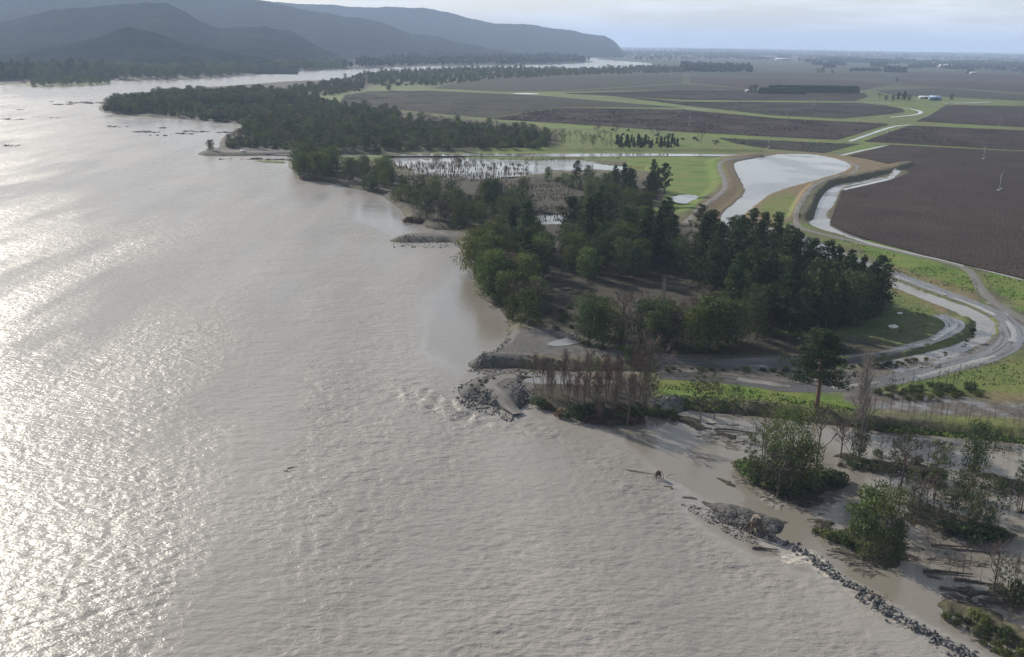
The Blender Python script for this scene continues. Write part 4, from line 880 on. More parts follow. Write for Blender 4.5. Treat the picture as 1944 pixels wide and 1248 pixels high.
# the lone pine: open, wind shaped crown on a bare red trunk
rng = np.random.default_rng(5); tr, cr = MB(), MB(); hL = 25.0
ln = limb((0, 0, -.5), (.4, .2, hL * .9), .04, 8); tr.tube(ln, np.linspace(.62, .12, 8), 8)
for k in range(52):
    f = .34 + .64 * (k + .5) / 52; an = k * 2.4 + rng.normal(0, .3); R = 8.8 * (1 - ((f - .34) / .70) ** 1.5) ** .75 * rng.uniform(.4, 1.08) + .6
    a = np.array([0, 0, hL * f - R * .25]); tip = np.array([R * math.cos(an), R * math.sin(an), hL * f + R * .10])
    tr.tube(limb(a, tip, .15), np.linspace(.16, .04, 5), 5, False)
    for q in (1.0, .72, .45):
        c = a + (tip - a) * q + rng.normal(0, .3, 3); s = rng.uniform(1.1, 1.9); clump(cr, c, (s, s, s * .7), 84, .42, 1.0, .8)
for k in range(3): clump(cr, (rng.normal(0, .5), rng.normal(0, .5), hL * (.93 + .02 * k)), (1.1, 1.1, 1.2), 50, .5)
KIND['lone_pine'] = [(tr.me('trunk', M['bark_red'], True), cr.me('crown', M['pine']), hL)]; NAMES['lone_pine'] = 'pine_tree'
one('lone_pine', 1549, 785, 626, 'tall lone pine with reddish trunk on the grassy bank', None, 1.3)
one('poplar', 1630, 870, 658, 'tall bare grey poplar standing in the floodwater')
one('wattle', 1632, 868, 785, 'dark bushy tree at the foot of the bare poplar', 0, .8)
one('tall_willow', 1492, 925, 765, 'tall bushy willow on the flooded islet below the lone pine', 0, .85)
one('willow', 1520, 928, 830, 'lower dark willow crowded beside the tallest islet willow', 1, .75)
one('sparse_multi', 1446, 892, 772, 'open many stemmed tree left of the tall islet willow', 0, .8)
one('sparse', 1466, 895, 790, 'slender leaning tree just left of the tall islet willow', 1, .8, .08)
one('bare', 1549, 896, 768, 'brownish bare tree forking low at the right of the islet', 0, .8)
for i, (px, py, tp, wd) in enumerate([(1405, 890, 866, 1.3), (1428, 900, 868, 1.2), (1440, 905, 872, 1), (1462, 918, 885, 1), (1475, 928, 892, 1.1), (1535, 925, 880, 1), (1562, 912, 872, 1.1), (1580, 915, 890, 1.2), (1598, 912, 894, 1.1), (1505, 940, 905, 1), (1450, 912, 884, 1)]):
    one('shrub' if i < 2 else 'dark_shrub', px, py, tp, ORD[i] + ' shrub from the left round the islet willow' if i not in (9, 10) else ['shrub at the near foot of the islet willow', 'low shrub tucked under the leaning islet tree'][i - 9], None, wd, 0, 'shrubs on the willow islet')
one('tall_willow', 1682, 1062, 912, 'broad green willow on the nearest islet', 1, .72)
one('willow', 1640, 1042, 918, 'lighter green tree leaning left of the broad near willow', 3, .8)
one('willow', 1700, 1060, 985, 'low dark growth at the right foot of the broad willow', 1, .5)
one('sparse', 1632, 1024, 965, 'thin open tree in front of the broad near willow', 0, .8)
for i, (px, py, tp, wd) in enumerate([(1548, 1010, 1000, 1.2), (1572, 1022, 1000, 1.3), (1590, 1020, 1004, 1.1), (1606, 1030, 1012, .9)]):
    one('shrub', px, py, tp, ORD[i] + ' low shrub from the left on the nearest islet', None, wd, 0, 'shrubs on the nearest islet')
one('wattle', 1850, 893, 797, 'round dark tree standing in floodwater near the right edge', 1, .85)
one('sparse', 1795, 900, 842, 'small dark tree left of the round flooded tree', 1, .9)
for i, (k, px, py, tp, wd) in enumerate([('sparse_multi', 1808, 985, 884, .7), ('sparse_multi', 1838, 990, 878, .8), ('sparse', 1866, 1000, 896, .9), ('sparse', 1892, 1004, 930, .8), ('willow', 1850, 1010, 952, .7), ('willow', 1876, 1012, 958, .7)]):
    one(k, px, py, tp, ['leftmost open tree on the right hand islet', 'tallest open tree on the right hand islet', 'slender tree right of the tallest on the islet', 'leaning thin tree at the right end of the islet', 'dark bushy tree under the tallest islet tree', 'dark bushy tree at the near end of the islet'][i], None, wd, .06 if i == 3 else 0)
for i, (px, py, tp) in enumerate([(1795, 1002, 982), (1815, 1010, 985), (1835, 1018, 990), (1858, 1020, 992), (1880, 1020, 994), (1900, 1018, 1000)]):
    one('dark_shrub', px, py, tp, ORD[i] + ' dark shrub from the left along the right hand islet', None, 1.2, 0, 'shrubs on the right hand islet')
one('sparse', 1893, 1108, 1050, 'small green tree on the mud at the right edge', 0, 1)
one('red_bare', 1921, 1130, 1048, 'thin bare tree on the mud at the right edge', 0, .6)
one('dark_shrub', 1940, 1140, 1090, 'dark bush on the mud cut by the right edge', 0, 1)
one('sparse', 1331, 805, 698, 'tall slender tree at the water below the gravel', 2, .9)
one('sparse', 1356, 797, 712, 'bushier slender tree right of the tallest by the water', 1, 1.1)
one('sparse', 1391, 788, 730, 'shortest slender tree of three at the water edge', 1, 1.2)
one('sparse', 1241, 762, 690, 'thin tree at the end of the reddish thicket', 0, .7)
one('willow', 1193, 692, 652, 'small round green tree beside the gravel yard', 3, .9)
one('sparse', 1240, 703, 643, 'umbrella topped thin tree by the shaded track', 1, .9)
one('round_bare', 1346, 648, 545, 'bare pinkish tree at the front of the wood', 0, .9)
one('poplar', 1256, 650, 520, 'pale bare poplar at the front of the clearing', 0, .5)
zone([(1012, 738), (1090, 728), (1235, 728), (1235, 775), (1200, 800), (1110, 798), (1030, 768)], 40, 3.4, dict(red_bare=6, bare=1, sparse=.7), 'in the reddish thicket', (.8, 1.08), 'trees of the reddish thicket')
zone([(1015, 755), (1100, 778), (1220, 776), (1218, 800), (1120, 800), (1030, 768)], 30, 2.6, dict(dark_shrub=3, brown_shrub=1.5), 'under the reddish thicket', (.7, 1.3))
zone([(770, 408), (800, 412), (806, 422), (775, 422)], 5, 4, dict(brown_shrub=1), 'on the shore of the bay', (1, 1.6), None, 1.5)
for i in range(20):
    t = (i + .5) / 20; px = 1655 + 300 * t + rnd.uniform(-5, 5); py = 784 + 42 * t + rnd.uniform(-3, 3)
    one('sapling', px, py, py - rnd.uniform(34, 50), ORD[i] + ' bare sapling from the left along the flooded bank', None, 1, 0, 'bare saplings along the bank')
for i in range(12):
    px = 1675 + i * 13 + rnd.uniform(-4, 4); py = 752 - i * 1.6 + rnd.uniform(-4, 4)
    one('sapling', px, py, py - rnd.uniform(30, 52), ORD[i] + ' bare sapling from the left among the green shrubs', None, 1, 0, 'bare saplings in the green shrubs')
for i, (px, py) in enumerate(sorted([(1672, 852), (1697, 860), (1708, 850), (1716, 866), (1735, 868), (1748, 858), (1762, 872), (1778, 866), (1791, 876), (1806, 868), (1888, 862), (1906, 870), (1917, 860), (1934, 868)])):
    one('flooded_sapling', px, py, py - rnd.uniform(18, 34), ORD[i] + ' sapling from the left standing in the flooded paddock', None, 1, 0, 'saplings in the flooded paddock')
for i, (px, py) in enumerate(sorted([(1590, 812), (1600, 850), (1655, 905), (1690, 925), (1716, 934), (1723, 932), (1752, 945), (1765, 950), (1745, 935), (1780, 950), (1918, 960), (1930, 975)])):
    one('sparse' if i % 2 else 'sapling', px, py, py - rnd.uniform(30, 42), ORD[i] + ' thin flooded tree from the left below the bank', None, .8, 0, 'thin trees in the floodwater')
zone([(1655, 748), (1720, 738), (1790, 730), (1850, 738), (1860, 752), (1760, 760), (1670, 762)], 24, 3, dict(shrub=2, dark_shrub=2), 'beside the muddy bank flat', (.6, 1.0))
zone([(1790, 1150), (1843, 1186), (1900, 1222), (1960, 1255), (1990, 1235), (1905, 1182), (1850, 1152)], 44, 1.7, dict(shrub=3, dark_shrub=1), 'on the low bank at the corner', (.35, .7), None, .9)
zone([(1560, 866), (1604, 862), (1666, 874), (1713, 880), (1800, 890), (1798, 905), (1735, 898), (1640, 878)], 22, 2.6, dict(dark_shrub=3, brown_shrub=1), 'along the narrow flooded ridge', (.5, 1.0))
zone([(1845, 897), (1877, 902), (1944, 915), (1944, 926), (1884, 916)], 8, 3, dict(dark_shrub=2, brown_shrub=1), 'on the ridge at the right edge', (.5, .8))
zone([(1600, 697), (1680, 692), (1750, 678), (1812, 660), (1842, 640), (1848, 628), (1842, 648), (1815, 668), (1750, 686), (1680, 700)], 34, 2.6, dict(dark_shrub=1), 'on the inner canal bank', (.35, .7))
zone([(1245, 700), (1330, 701), (1500, 703), (1500, 707), (1245, 705)], 20, 3, dict(dark_shrub=1), 'along the shaded bank by the track', (.35, .6))
zone([(1242, 770), (1280, 772), (1282, 786), (1245, 790)], 8, 2.5, dict(dark_shrub=1, shrub=1), 'at the broken bank end', (.6, 1))
zone([(1110, 655), (1260, 668), (1400, 662), (1400, 668), (1250, 676), (1120, 662)], 14, 3.5, dict(dark_shrub=1, shrub=1), 'at the skirt of the front trees', (.6, 1))
zone([(1010, 600), (1080, 585), (1100, 630), (1040, 632)], 9, 5, dict(dark_shrub=1, shrub=1), 'at the foot of the clearing', (.6, .9))
for i, (k, px, py, tp) in enumerate([('sparse', 893, 310, 297), ('sparse', 915, 318, 290), ('wattle', 938, 322, 308), ('wattle', 960, 328, 314), ('sparse', 1000, 338, 303), ('sparse', 1018, 338, 306), ('willow', 1040, 342, 316), ('shrub', 872, 308, 300), ('shrub', 1060, 345, 332)]):
    one(k, px, py, tp, ORD[i] + ' of nine small trees from the left in the flooded paddock', None, 1, 0, 'small trees in the flooded paddock')
one('willow', 400, 286, 264, 'small pale tree alone on the tip of the spit', 3, .9)
zone([(640, 205), (700, 212), (760, 222), (760, 226), (680, 216)], 6, 12, dict(shrub=1), 'on the grassy field edge', (.8, 1.3))

# ------------------------------------------------------------------ woods beyond counting
pc = bpy.data.collections.new('woodland_tree_kinds'); fc = bpy.data.collections.new('far_tree_kinds')
def solid(name, kind, v, coll, sc=1.0, mt=None):
    tm, cm_, h = KIND[kind][v]; bm = bmesh.new(); bm.from_mesh(tm); n0 = len(bm.faces); bm.from_mesh(cm_); bm.faces.ensure_lookup_table()
    for f in bm.faces[n0:]: f.material_index = 1
    bmesh.ops.scale(bm, vec=(sc, sc, sc), verts=bm.verts); me = bpy.data.meshes.new(name); bm.to_mesh(me); bm.free(); me.materials.append(tm.materials[0]); me.materials.append(M[mt] if mt else cm_.materials[0])
    o = bpy.data.objects.new(name, me); coll.objects.link(o)
for i, (k, v) in enumerate([('willow', 0), ('willow', 1), ('wattle', 0), ('wattle', 1), ('willow', 3), ('bare', 0), ('pine', 1)]): solid(f'kind_{i}', k, v, pc)
M['scrub'] = mat('willow_scrub', (.060, .080, .032), .9, .05, (.05, (.120, .130, .058), .35, .7), objvar=.4, trans=.2)
for i, (k, v, sc) in enumerate([('shrub', 0, 3.4), ('shrub', 1, 3.6), ('dark_shrub', 0, 3.0)]): solid(f'kind_{7 + i}', k, v, pc, sc, 'scrub')
def simple_crown(h, w, seed, n):
    global rng; rng = np.random.default_rng(seed); m = MB()
    for k in range(7): an = k * 2.4; R = w * .3 * math.sqrt(k / 7); clump(m, (R * math.cos(an), R * math.sin(an), h * rng.uniform(.35, .75)), (w * .25, w * .25, h * .3), n, w * .3)
    return m
for i, (h, wd) in enumerate([(14, 12), (12, 14), (18, 9)]):
    me = simple_crown(h, wd, 70 + i, 14).me('far', M['farwood']); fc.objects.link(bpy.data.objects.new(f'far_{i}', me))
def woodland(name, P, z, scl, idx, coll, label, cat='woodland'):
    me = bpy.data.meshes.new(name); n = len(P); me.vertices.add(n); me.vertices.foreach_set('co', np.c_[P, z].astype(np.float32).ravel())
    for nm, t, v in (('size', 'FLOAT', scl), ('turn', 'FLOAT', np.random.default_rng(3).uniform(0, 6.28, n))):
        a = me.attributes.new(nm, t, 'POINT'); a.data.foreach_set('value', np.asarray(v, np.float32))
    a = me.attributes.new('pick', 'INT', 'POINT'); a.data.foreach_set('value', np.asarray(idx, np.int32))
    o = link(name, me); ng = bpy.data.node_groups.new(name, 'GeometryNodeTree')
    ng.interface.new_socket('Geometry', in_out='INPUT', socket_type='NodeSocketGeometry'); ng.interface.new_socket('Geometry', in_out='OUTPUT', socket_type='NodeSocketGeometry')
    nn, ll = ng.nodes, ng.links; gi = nn.new('NodeGroupInput'); go = nn.new('NodeGroupOutput'); ip = nn.new('GeometryNodeInstanceOnPoints'); ci = nn.new('GeometryNodeCollectionInfo')
    ci.inputs['Collection'].default_value = coll; ci.inputs['Separate Children'].default_value = True; ci.inputs['Reset Children'].default_value = True
    def at(nm, t):
        x = nn.new('GeometryNodeInputNamedAttribute'); x.data_type = t; x.inputs[0].default_value = nm; return x.outputs[0]
    cx = nn.new('ShaderNodeCombineXYZ'); ll.new(at('turn', 'FLOAT'), cx.inputs[2]); e2 = nn.new('FunctionNodeEulerToRotation'); ll.new(cx.outputs[0], e2.inputs[0])
    ip.inputs['Pick Instance'].default_value = True
    ll.new(gi.outputs[0], ip.inputs['Points']); ll.new(ci.outputs[0], ip.inputs['Instance']); ll.new(at('pick', 'INT'), ip.inputs['Instance Index']); ll.new(e2.outputs[0], ip.inputs['Rotation'])
    sc = nn.new('ShaderNodeCombineXYZ'); sz = at('size', 'FLOAT'); [ll.new(sz, sc.inputs[k]) for k in range(3)]; ll.new(sc.outputs[0], ip.inputs['Scale']); ll.new(ip.outputs[0], go.inputs[0])
    md = o.modifiers.new('woodland', 'NODES'); md.node_group = ng
    return tag(o, label, cat, None, 'stuff')
def wood(px, n, dmin, sc, picks, label, coll=pc, name='woodland'):
    P = sample(px, n, dmin); r = np.random.default_rng(len(P)); z = np.maximum(height(P, False), 0)
    k = z > .3; P, z = P[k], z[k]
    dense = fbm(P[:, 0] / 90, P[:, 1] / 90, 3)
    woodland(name, P, z - .2, r.uniform(*sc, len(P)) * (1 + .25 * dense), r.choice(picks, len(P)), coll, label)
wood([(430, 281), (470, 246), (482, 237), (600, 226), (760, 229), (900, 241), (1000, 252), (1040, 262), (1040, 284), (900, 286.5), (700, 288), (560, 286)], 1250, 7.2, (.35, .95), [0, 2, 3, 4, 5, 5, 7, 7, 8, 9], 'dense mid green wood behind the levee')
wood([(192, 211), (232, 198), (340, 190), (560, 184), (600, 190), (640, 200), (760, 215), (760, 228), (600, 228), (482, 236), (367, 227), (233, 217)], 1400, 9, (.45, 1.0), [0, 3, 4, 5, 7, 7, 8, 9], 'low green wood on the river headland')
wood([(192, 210), (240, 196), (340, 186), (480, 182), (560, 184), (560, 197), (400, 206), (240, 214)], 420, 10, (.85, 1.25), [0, 1, 2, 3, 2], 'taller dark wood along the back of the headland')
wood([(545, 172), (650, 155), (690, 163), (690, 172), (620, 182), (560, 186)], 200, 13, (.55, .95), [0, 4, 5, 7, 8], 'small wood at the field corner by the river')
wood([(652, 152), (700, 141), (815, 134.5), (950, 130.5), (1115, 133.5), (1215, 128), (1300, 130), (1300, 138), (1100, 143), (950, 150), (830, 163), (720, 164)], 1200, 19, (.6, 1.15), [0, 1, 2, 4, 7, 8], 'long belt of riverside trees before the far fields')
wood([(50, 166), (183, 162), (215, 157), (173, 150), (90, 151)], 220, 14, (.5, .9), [0, 1, 2], 'low green willows covering the island')
wood([(-100, 156), (60, 154), (120, 147), (200, 149), (220, 140), (-100, 140)], 260, 18, (1.3, 2.1), [0, 1, 2, 6], 'tall dark trees on the far left bank')
wood([(100, 150), (200, 150), (333, 151), (427, 146), (533, 136), (648, 131), (648, 116), (400, 118), (200, 126), (100, 130)], 1300, 22, (1.0, 2.0), [0, 1, 2, 3], 'wood along the far bank under the hills')
wood([(648, 130), (781, 125), (915, 123), (1048, 121.5), (1120, 118), (1070, 112.5), (980, 109), (900, 112), (760, 118)], 800, 34, (1.6, 2.6), [0, 1, 2], 'far dark woods below the blue ridge', fc)
r9 = np.random.default_rng(17); PP, SS = [], []
for k in range(330):
    d = 6 + 40 * r9.random() ** 1.9; x0 = r9.uniform(1130, 2300); ln_ = r9.uniform(15, 110) * (1.2 if d < 18 else .6); m = int(ln_ * (2.2 if d < 18 else 1.4))
    if (d > 26 and x0 < 1500) or (d > 30 and r9.random() < .6): continue
    xs = x0 + np.linspace(0, ln_, m); dd = d + np.linspace(0, r9.normal(0, .5), m) + r9.normal(0, .12, m)
    PP.append(G(xs, YH(xs) + dd)); SS.append(np.full(m, r9.uniform(.8, 1.5)) * r9.uniform(.7, 1.2, m) * (2.0 if d < 14 else 1.15))
for px, n in (([(1130, 104), (1250, 96), (1420, 99), (1420, 110), (1260, 118), (1180, 114)], 900), ([(1150, 102), (1500, 99), (1944, 108), (2300, 116), (2300, 124), (1944, 117), (1500, 106), (1250, 108)], 1600), ([(1300, 110), (1944, 121), (2300, 130), (2300, 138), (1944, 128), (1600, 120)], 420), ([(1290, 126), (1420, 128), (1432, 138), (1300, 138)], 330), ([(1560, 112), (1690, 116), (1680, 122), (1540, 118)], 260), ([(1700, 118), (1944, 126), (2200, 134), (2200, 144), (1944, 140), (1880, 136), (1760, 124)], 700)):
    Q = sample(px, n, 12); PP.append(Q); SS.append(r9.uniform(.8, 1.4, len(Q)) * (2.0 if n == 1600 else 1.2))
PP = np.vstack(PP); SS = np.concatenate(SS)
woodland('distant_trees', PP, np.full(len(PP), PLAIN), SS, r9.integers(0, 3, len(PP)), fc, 'blue hazy tree belts and woods across the far plain', 'trees')

# ------------------------------------------------------------------ shelterbelt hedges and far scattered trees
def hedge(a, b, h, w, label, mt='hedge'):
    A = np.array(GP(*a, PLAIN)); B = np.array(GP(*b, PLAIN)); L_ = np.linalg.norm(B - A); t = (B - A) / L_; n = np.array([-t[1], t[0]]); m = max(6, int(L_ / 5))
    prof = [(-.5, 0), (-.52, .4), (-.45, .8), (-.3, 1.0), (.3, 1.0), (.45, .8), (.52, .4), (.5, 0)]; V = []
    r = np.random.default_rng(int(L_))
    for i in range(m):
        c = A + t * L_ * i / (m - 1); e = .75 if i in (0, m - 1) else 1; hh = h * (1 + r.normal(0, .04)) * e
        for u, z in prof: q = c + n * (u * w * e + r.normal(0, .5)) + t * r.normal(0, .8); V.append((q[0], q[1], PLAIN - .3 + z * hh + (r.normal(0, .5) if z > 0 else 0)))
    k = len(prof); I = np.arange(m * k).reshape(m, k); F = np.stack([I[:-1, :-1], I[1:, :-1], I[1:, 1:], I[:-1, 1:]], -1).reshape(-1, 4)
    caps = [[I[0, j] for j in (0, 1, 2, 3)], [I[0, j] for j in (0, 3, 4, 7)], [I[0, j] for j in (4, 5, 6, 7)], [I[-1, j] for j in (3, 2, 1, 0)], [I[-1, j] for j in (7, 4, 3, 0)], [I[-1, j] for j in (7, 6, 5, 4)]]
    return tag(link('shelterbelt', mesh('shelterbelt', V, [F, np.array(caps)], [M[mt]])), label, 'hedge', 'tall clipped hedges on the plain')
hedge((1455, 175.5), (1630, 177.5), 17, 14, 'long clipped dark hedge standing across the far vineyards')
hedge((1437, 178), (1528, 179.5), 14, 14, 'shorter dark hedge in front of the long one')
for i, (px, py, k, hgt) in enumerate([(1424, 176, 'wattle', 17), (1433, 176, 'wattle', 19), (1670, 191, 'bare', 15), (1682, 191, 'wattle', 11), (1695, 191, 'wattle', 12), (1705, 191, 'pine', 17), (1716, 191, 'pine', 19), (1726, 191, 'wattle', 12), (1806, 191, 'wattle', 14), (1702, 156, 'wattle', 15), (1553, 139, 'wattle', 20), (1562, 139, 'wattle', 22), (1580, 139, 'wattle', 16), (1615, 138, 'wattle', 18), (738, 172, 'willow', 12), (990, 127, 'wattle', 16)]):
    x, y, z = place(px, py); plant(k, x, y, z, hgt, ['left of two trees beside the far hedge end', 'right of two trees beside the far hedge end', 'bare tree at the left of the far farm grove', 'low tree next to the bare one in the farm grove', 'middle low tree of the far farm grove', 'left pine of the far farm grove', 'right and tallest pine of the far farm grove', 'low tree at the right of the far farm grove', 'lone round tree right of the blue roofed shed', 'lone dark bush far out past the hedge', 'left of three trees on the far plain', 'middle of three trees on the far plain', 'right of three trees on the far plain', 'lone tree before the farthest woods', 'dark bush at the track bend by the river wood', 'lone tree on the far river bank'][i], None, None, 1.3)

# ------------------------------------------------------------------ farm buildings
def shed(px, py, L_, W_, H_, rz, wall, roof, label, open_=False):
    x, y, z = place(px, py); t = thing('farm_shed', (x, y, z), label, 'shed', None, rz)
    mb = MB().box((0, 0, H_ / 2), (L_, W_, H_)); mb.add([(-L_ / 2, -W_ / 2, H_), (-L_ / 2, W_ / 2, H_), (-L_ / 2, 0, H_ + W_ * .22), (L_ / 2, -W_ / 2, H_), (L_ / 2, W_ / 2, H_), (L_ / 2, 0, H_ + W_ * .22)], T=[[0, 2, 1], [3, 4, 5]]); mb.build('wall', M[wall], t)
    r = MB(); o = .6
    for s in (-1, 1):
        y0, y1 = s * (W_ / 2 + o), 0; z0, z1 = H_ - .1, H_ + W_ * .22 + .15
        V = [(-L_ / 2 - o, y0, z0), (L_ / 2 + o, y0, z0), (L_ / 2 + o, y1, z1), (-L_ / 2 - o, y1, z1)]; V += [(a, b, c + .25) for a, b, c in V]
        r.add(V, [[0, 1, 2, 3], [4, 7, 6, 5], [0, 4, 5, 1], [1, 5, 6, 2], [2, 6, 7, 3], [3, 7, 4, 0]])
    r.build('roof', M[roof], t)
    MB().box((0, -W_ / 2 - .06, H_ * .42), (L_ * .3, .1, H_ * .84)).build('door', M['dark'], t)
shed(1774, 191, 22, 14, 6, -.1, 'wall_dark', 'roof_blue', 'blue roofed farm shed beside the far grove')
shed(1757, 188, 26, 10, 3.5, -.1, 'wall_cream', 'roof_grey', 'low pale roofed shed left of the blue one')
shed(1420, 175.5, 12, 8, 3.5, 0, 'wall_cream', 'roof_grey', 'small white shed by the far hedge trees')
shed(742, 100, 150, 60, 12, 0, 'wall_cream', 'roof_grey', 'long pale packhouse under the blue ridge')
shed(1797, 127, 90, 30, 8, 0, 'wall_cream', 'roof_grey', 'long white shed before the right hand woods')
shed(1666, 108, 90, 40, 12, 0, 'wall_cream', 'roof_grey', 'white building speck near the horizon')
shed(1553, 116, 70, 30, 10, 0, 'wall_cream', 'roof_grey', 'white building in front of the far woods')
shed(1486, 115, 110, 40, 9, 0, 'wall_cream', 'roof_grey', 'low white building left on the far plain')
shed(1848, 141, 30, 16, 6, 0, 'wall_cream', 'roof_grey', 'small pale house at the right hand woods')
shed(107, 117, 16, 10, 6, 0, 'wall_cream', 'roof_grey', 'tiny white house among trees on the left bank')
shed(628, 119, 40, 20, 6, 0, 'wall_cream', 'roof_grey', 'small white farmhouse under the hills')

# ------------------------------------------------------------------ frost fans, floodgate, pickup
def fan(px, py, label, ang):
    x, y, z = place(px, py); t = thing('frost_fan', (x, y, PLAIN + .4), label, 'wind machine', 'frost fans in the vineyards')
    MB().tube([(0, 0, 0), (0, 0, 5), (0, 0, 11)], [.20, .17, .13], 8).build('tower', M['steel'], t)
    MB().box((0, 0, .2), (2.2, 2.2, .4)).build('base', M['steel'], t)
    MB().box((1.2, 0, 1.1), (1.8, 1.1, 1.3)).build('engine_box', M['steel'], t)
    MB().tube([(0, .35, 11.1), (0, -.45, 11.0)], [.3, .22], 8).build('hub', M['steel'], t)
    for s in (-1, 1):
        c, sn_ = math.cos(ang) * s, math.sin(ang) * s
        V = [(c * .2 - .14 * sn_, -.5, 11 + sn_ * .2 + .14 * c), (c * .2 + .14 * sn_, -.42, 11 + sn_ * .2 - .14 * c), (c * 2.8 + .1 * sn_, -.44, 11 + sn_ * 2.8 - .1 * c), (c * 2.8 - .1 * sn_, -.52, 11 + sn_ * 2.8 + .1 * c)]
        V += [(a, b - .05, d) for a, b, d in V]; MB().add(V, [[0, 1, 2, 3], [4, 7, 6, 5], [0, 4, 5, 1], [1, 5, 6, 2], [2, 6, 7, 3], [3, 7, 4, 0]]).build('blade', M['steel'], t)
for px, py, lab, a in [(1897, 363, 'nearest frost fan in the large brown vineyard', 1.2), (1867, 303, 'second frost fan behind the nearest', .4), (1458, 282, 'frost fan in the narrow green vineyard', 1.4), (1686, 252, 'frost fan by the ditch crossing', .9), (1495, 226, 'frost fan on the long green headland', 1.5), (1308, 239, 'frost fan in the middle brown vineyard', 1.2), (1898, 239, 'frost fan at the far right vineyard', .2), (990, 228, 'frost fan left in the brown vineyard', 1.5), (1545, 200, 'faint frost fan below the long hedge', 1.0)]: fan(px, py, lab, a)

x, y, z = place(1464, 444); t = thing('floodgate', (x, y, PLAIN), 'white railed floodgate where the pond meets the canal', 'floodgate', None, -.35)
MB().box((0, 0, -.4), (8, 1.0, 3.6)).build('headwall', M['concrete'], t)
MB().box((0, -.9, 1.55), (8.6, 3.0, .3)).build('deck', M['white'], t)
for i in range(5): MB().box((-3.9 + i * 1.95, .5, 2.3), (.14, .14, 1.2)).build('post', M['white'], t)
for i in range(5): MB().box((-3.9 + i * 1.95, -2.3, 2.3), (.14, .14, 1.2)).build('post', M['white'], t)
for yy in (.5, -2.3):
    for zz in (2.35, 2.9): MB().box((0, yy, zz), (7.9, .10, .16)).build('rail', M['white'], t)
MB().box((-1.6, -.62, 0), (2.4, .2, 2.4)).build('gate_panel', M['steel'], t); MB().box((1.6, -.62, 0), (2.4, .2, 2.4)).build('gate_panel', M['steel'], t)
x, y, z = place(462, 288.5); t = thing('pickup_truck', (x, y, z + .1), 'white pickup truck parked on the far spit', 'pickup', None, .15)
MB().box((0, 0, .85), (5.2, 1.85, .75)).box((1.9, 0, 1.25), (1.3, 1.8, .2), 0, (.8, .95)).build('body', M['white'], t)
MB().box((.35, 0, 1.6), (2.0, 1.75, .75), 0, (.75, .85)).build('cab', M['white'], t)
MB().box((.35, 0, 1.62), (1.85, 1.79, .42), 0, (.8, .9)).build('window', M['glass'], t)
for sx in (-1.6, 1.7):
    for sy in (-.88, .88): MB().tube([(sx, sy - .12, .4), (sx, sy + .12, .4)], .4, 10).build('wheel', M['dark'], t)

# ------------------------------------------------------------------ rock groynes
rock_me = []
for k in range(7):
    bm = bmesh.new(); r = random.Random(k)
    for _ in range(20):
        v = Vector((r.gauss(0, 1), r.gauss(0, 1), r.gauss(0, 1))).normalized(); bm.verts.new((v.x * r.uniform(.42, .6), v.y * r.uniform(.38, .5), v.z * r.uniform(.26, .42)))
    res = bmesh.ops.convex_hull(bm, input=bm.verts[:]); bmesh.ops.delete(bm, geom=[e for e in res['geom_interior'] if isinstance(e, bmesh.types.BMVert)], context='VERTS')
    me = bpy.data.meshes.new('rock'); bm.to_mesh(me); bm.free(); me.materials.append(M['rock']); rock_me.append(me)
def rocks(name, px, n, dmin, size, label, cat, sink=.1, lift=0.0, line=None, spread=2.0, zmin=-.15):
    if line is None: P = sample(px, n, dmin)
    else:
        W = G(*np.array(line, float).T, 0.0); s = np.r_[0, np.cumsum(np.linalg.norm(np.diff(W, axis=0), axis=1))]; r = np.random.default_rng(n)
        q = r.uniform(0, s[-1], n); P = np.c_[np.interp(q, s, W[:, 0]), np.interp(q, s, W[:, 1])] + r.normal(0, spread, (n, 2))
    z = np.maximum(height(P), zmin); c = P.mean(0); t = thing(name, (c[0], c[1], 0), label, cat)
    for i, (p, zz) in enumerate(zip(P, z)):
        o = bpy.data.objects.new('rock', rock_me[rnd.randrange(7)]); C.objects.link(o); o.parent = t; s = .66 * rnd.uniform(*size) * rnd.choice([.45, .65, .85, 1, 1, 1.3])
        o.location = (p[0] - c[0], p[1] - c[1], zz + s * (sink - .08) + lift * rnd.random()); o.scale = (s, s, s * rnd.uniform(.8, 1.2)); o.rotation_euler = (rnd.uniform(-.5, .5), rnd.uniform(-.5, .5), rnd.uniform(0, 6.28))
    return t
rocks('rock_groyne', [(866, 741), (880, 740), (925, 744), (945, 762), (982, 772), (985, 780), (968, 787), (940, 775), (898, 764), (876, 755)], 240, .75, (1.0, 1.9), 'near tip of the lower groyne armoured with grey boulders', 'rock groyne')
rocks('rock_groyne', [(955, 735), (975, 722), (990, 720), (990, 732), (1012, 740), (1012, 764), (1004, 766), (985, 752)], 130, .8, (.9, 1.7), 'pale rock slope between the groyne track and the reddish thicket', 'rock groyne')
rocks('rock_groyne', [(905, 682), (940, 680), (1000, 679), (1045, 681), (1110, 694), (1110, 703), (1020, 702), (905, 698)], 170, 1.0, (.9, 1.6), 'shaded rock face of the upper groyne by the gravel yard', 'rock groyne')
rocks('rock_groyne', [(890, 690), (930, 668), (945, 655), (960, 634), (972, 640), (955, 660), (935, 680), (900, 694)], 70, 1.1, (.9, 1.7), 'ragged rocks along the river side of the gravel yard', 'rock groyne')
rocks('rock_groyne', [(737, 458), (770, 446), (840, 450), (875, 456), (872, 462), (800, 463), (745, 462)], 110, 1.6, (1.2, 2.0), 'low dark spit of rock below the middle wood', 'rock groyne')
rocks('gravel_bar', [(1291, 938), (1330, 946), (1384, 968), (1430, 990), (1440, 1016), (1406, 1008), (1350, 976), (1316, 957)], 230, .5, (.5, 1.1), 'grey bar of boulders in the floodwater near the root wad', 'rock bar')
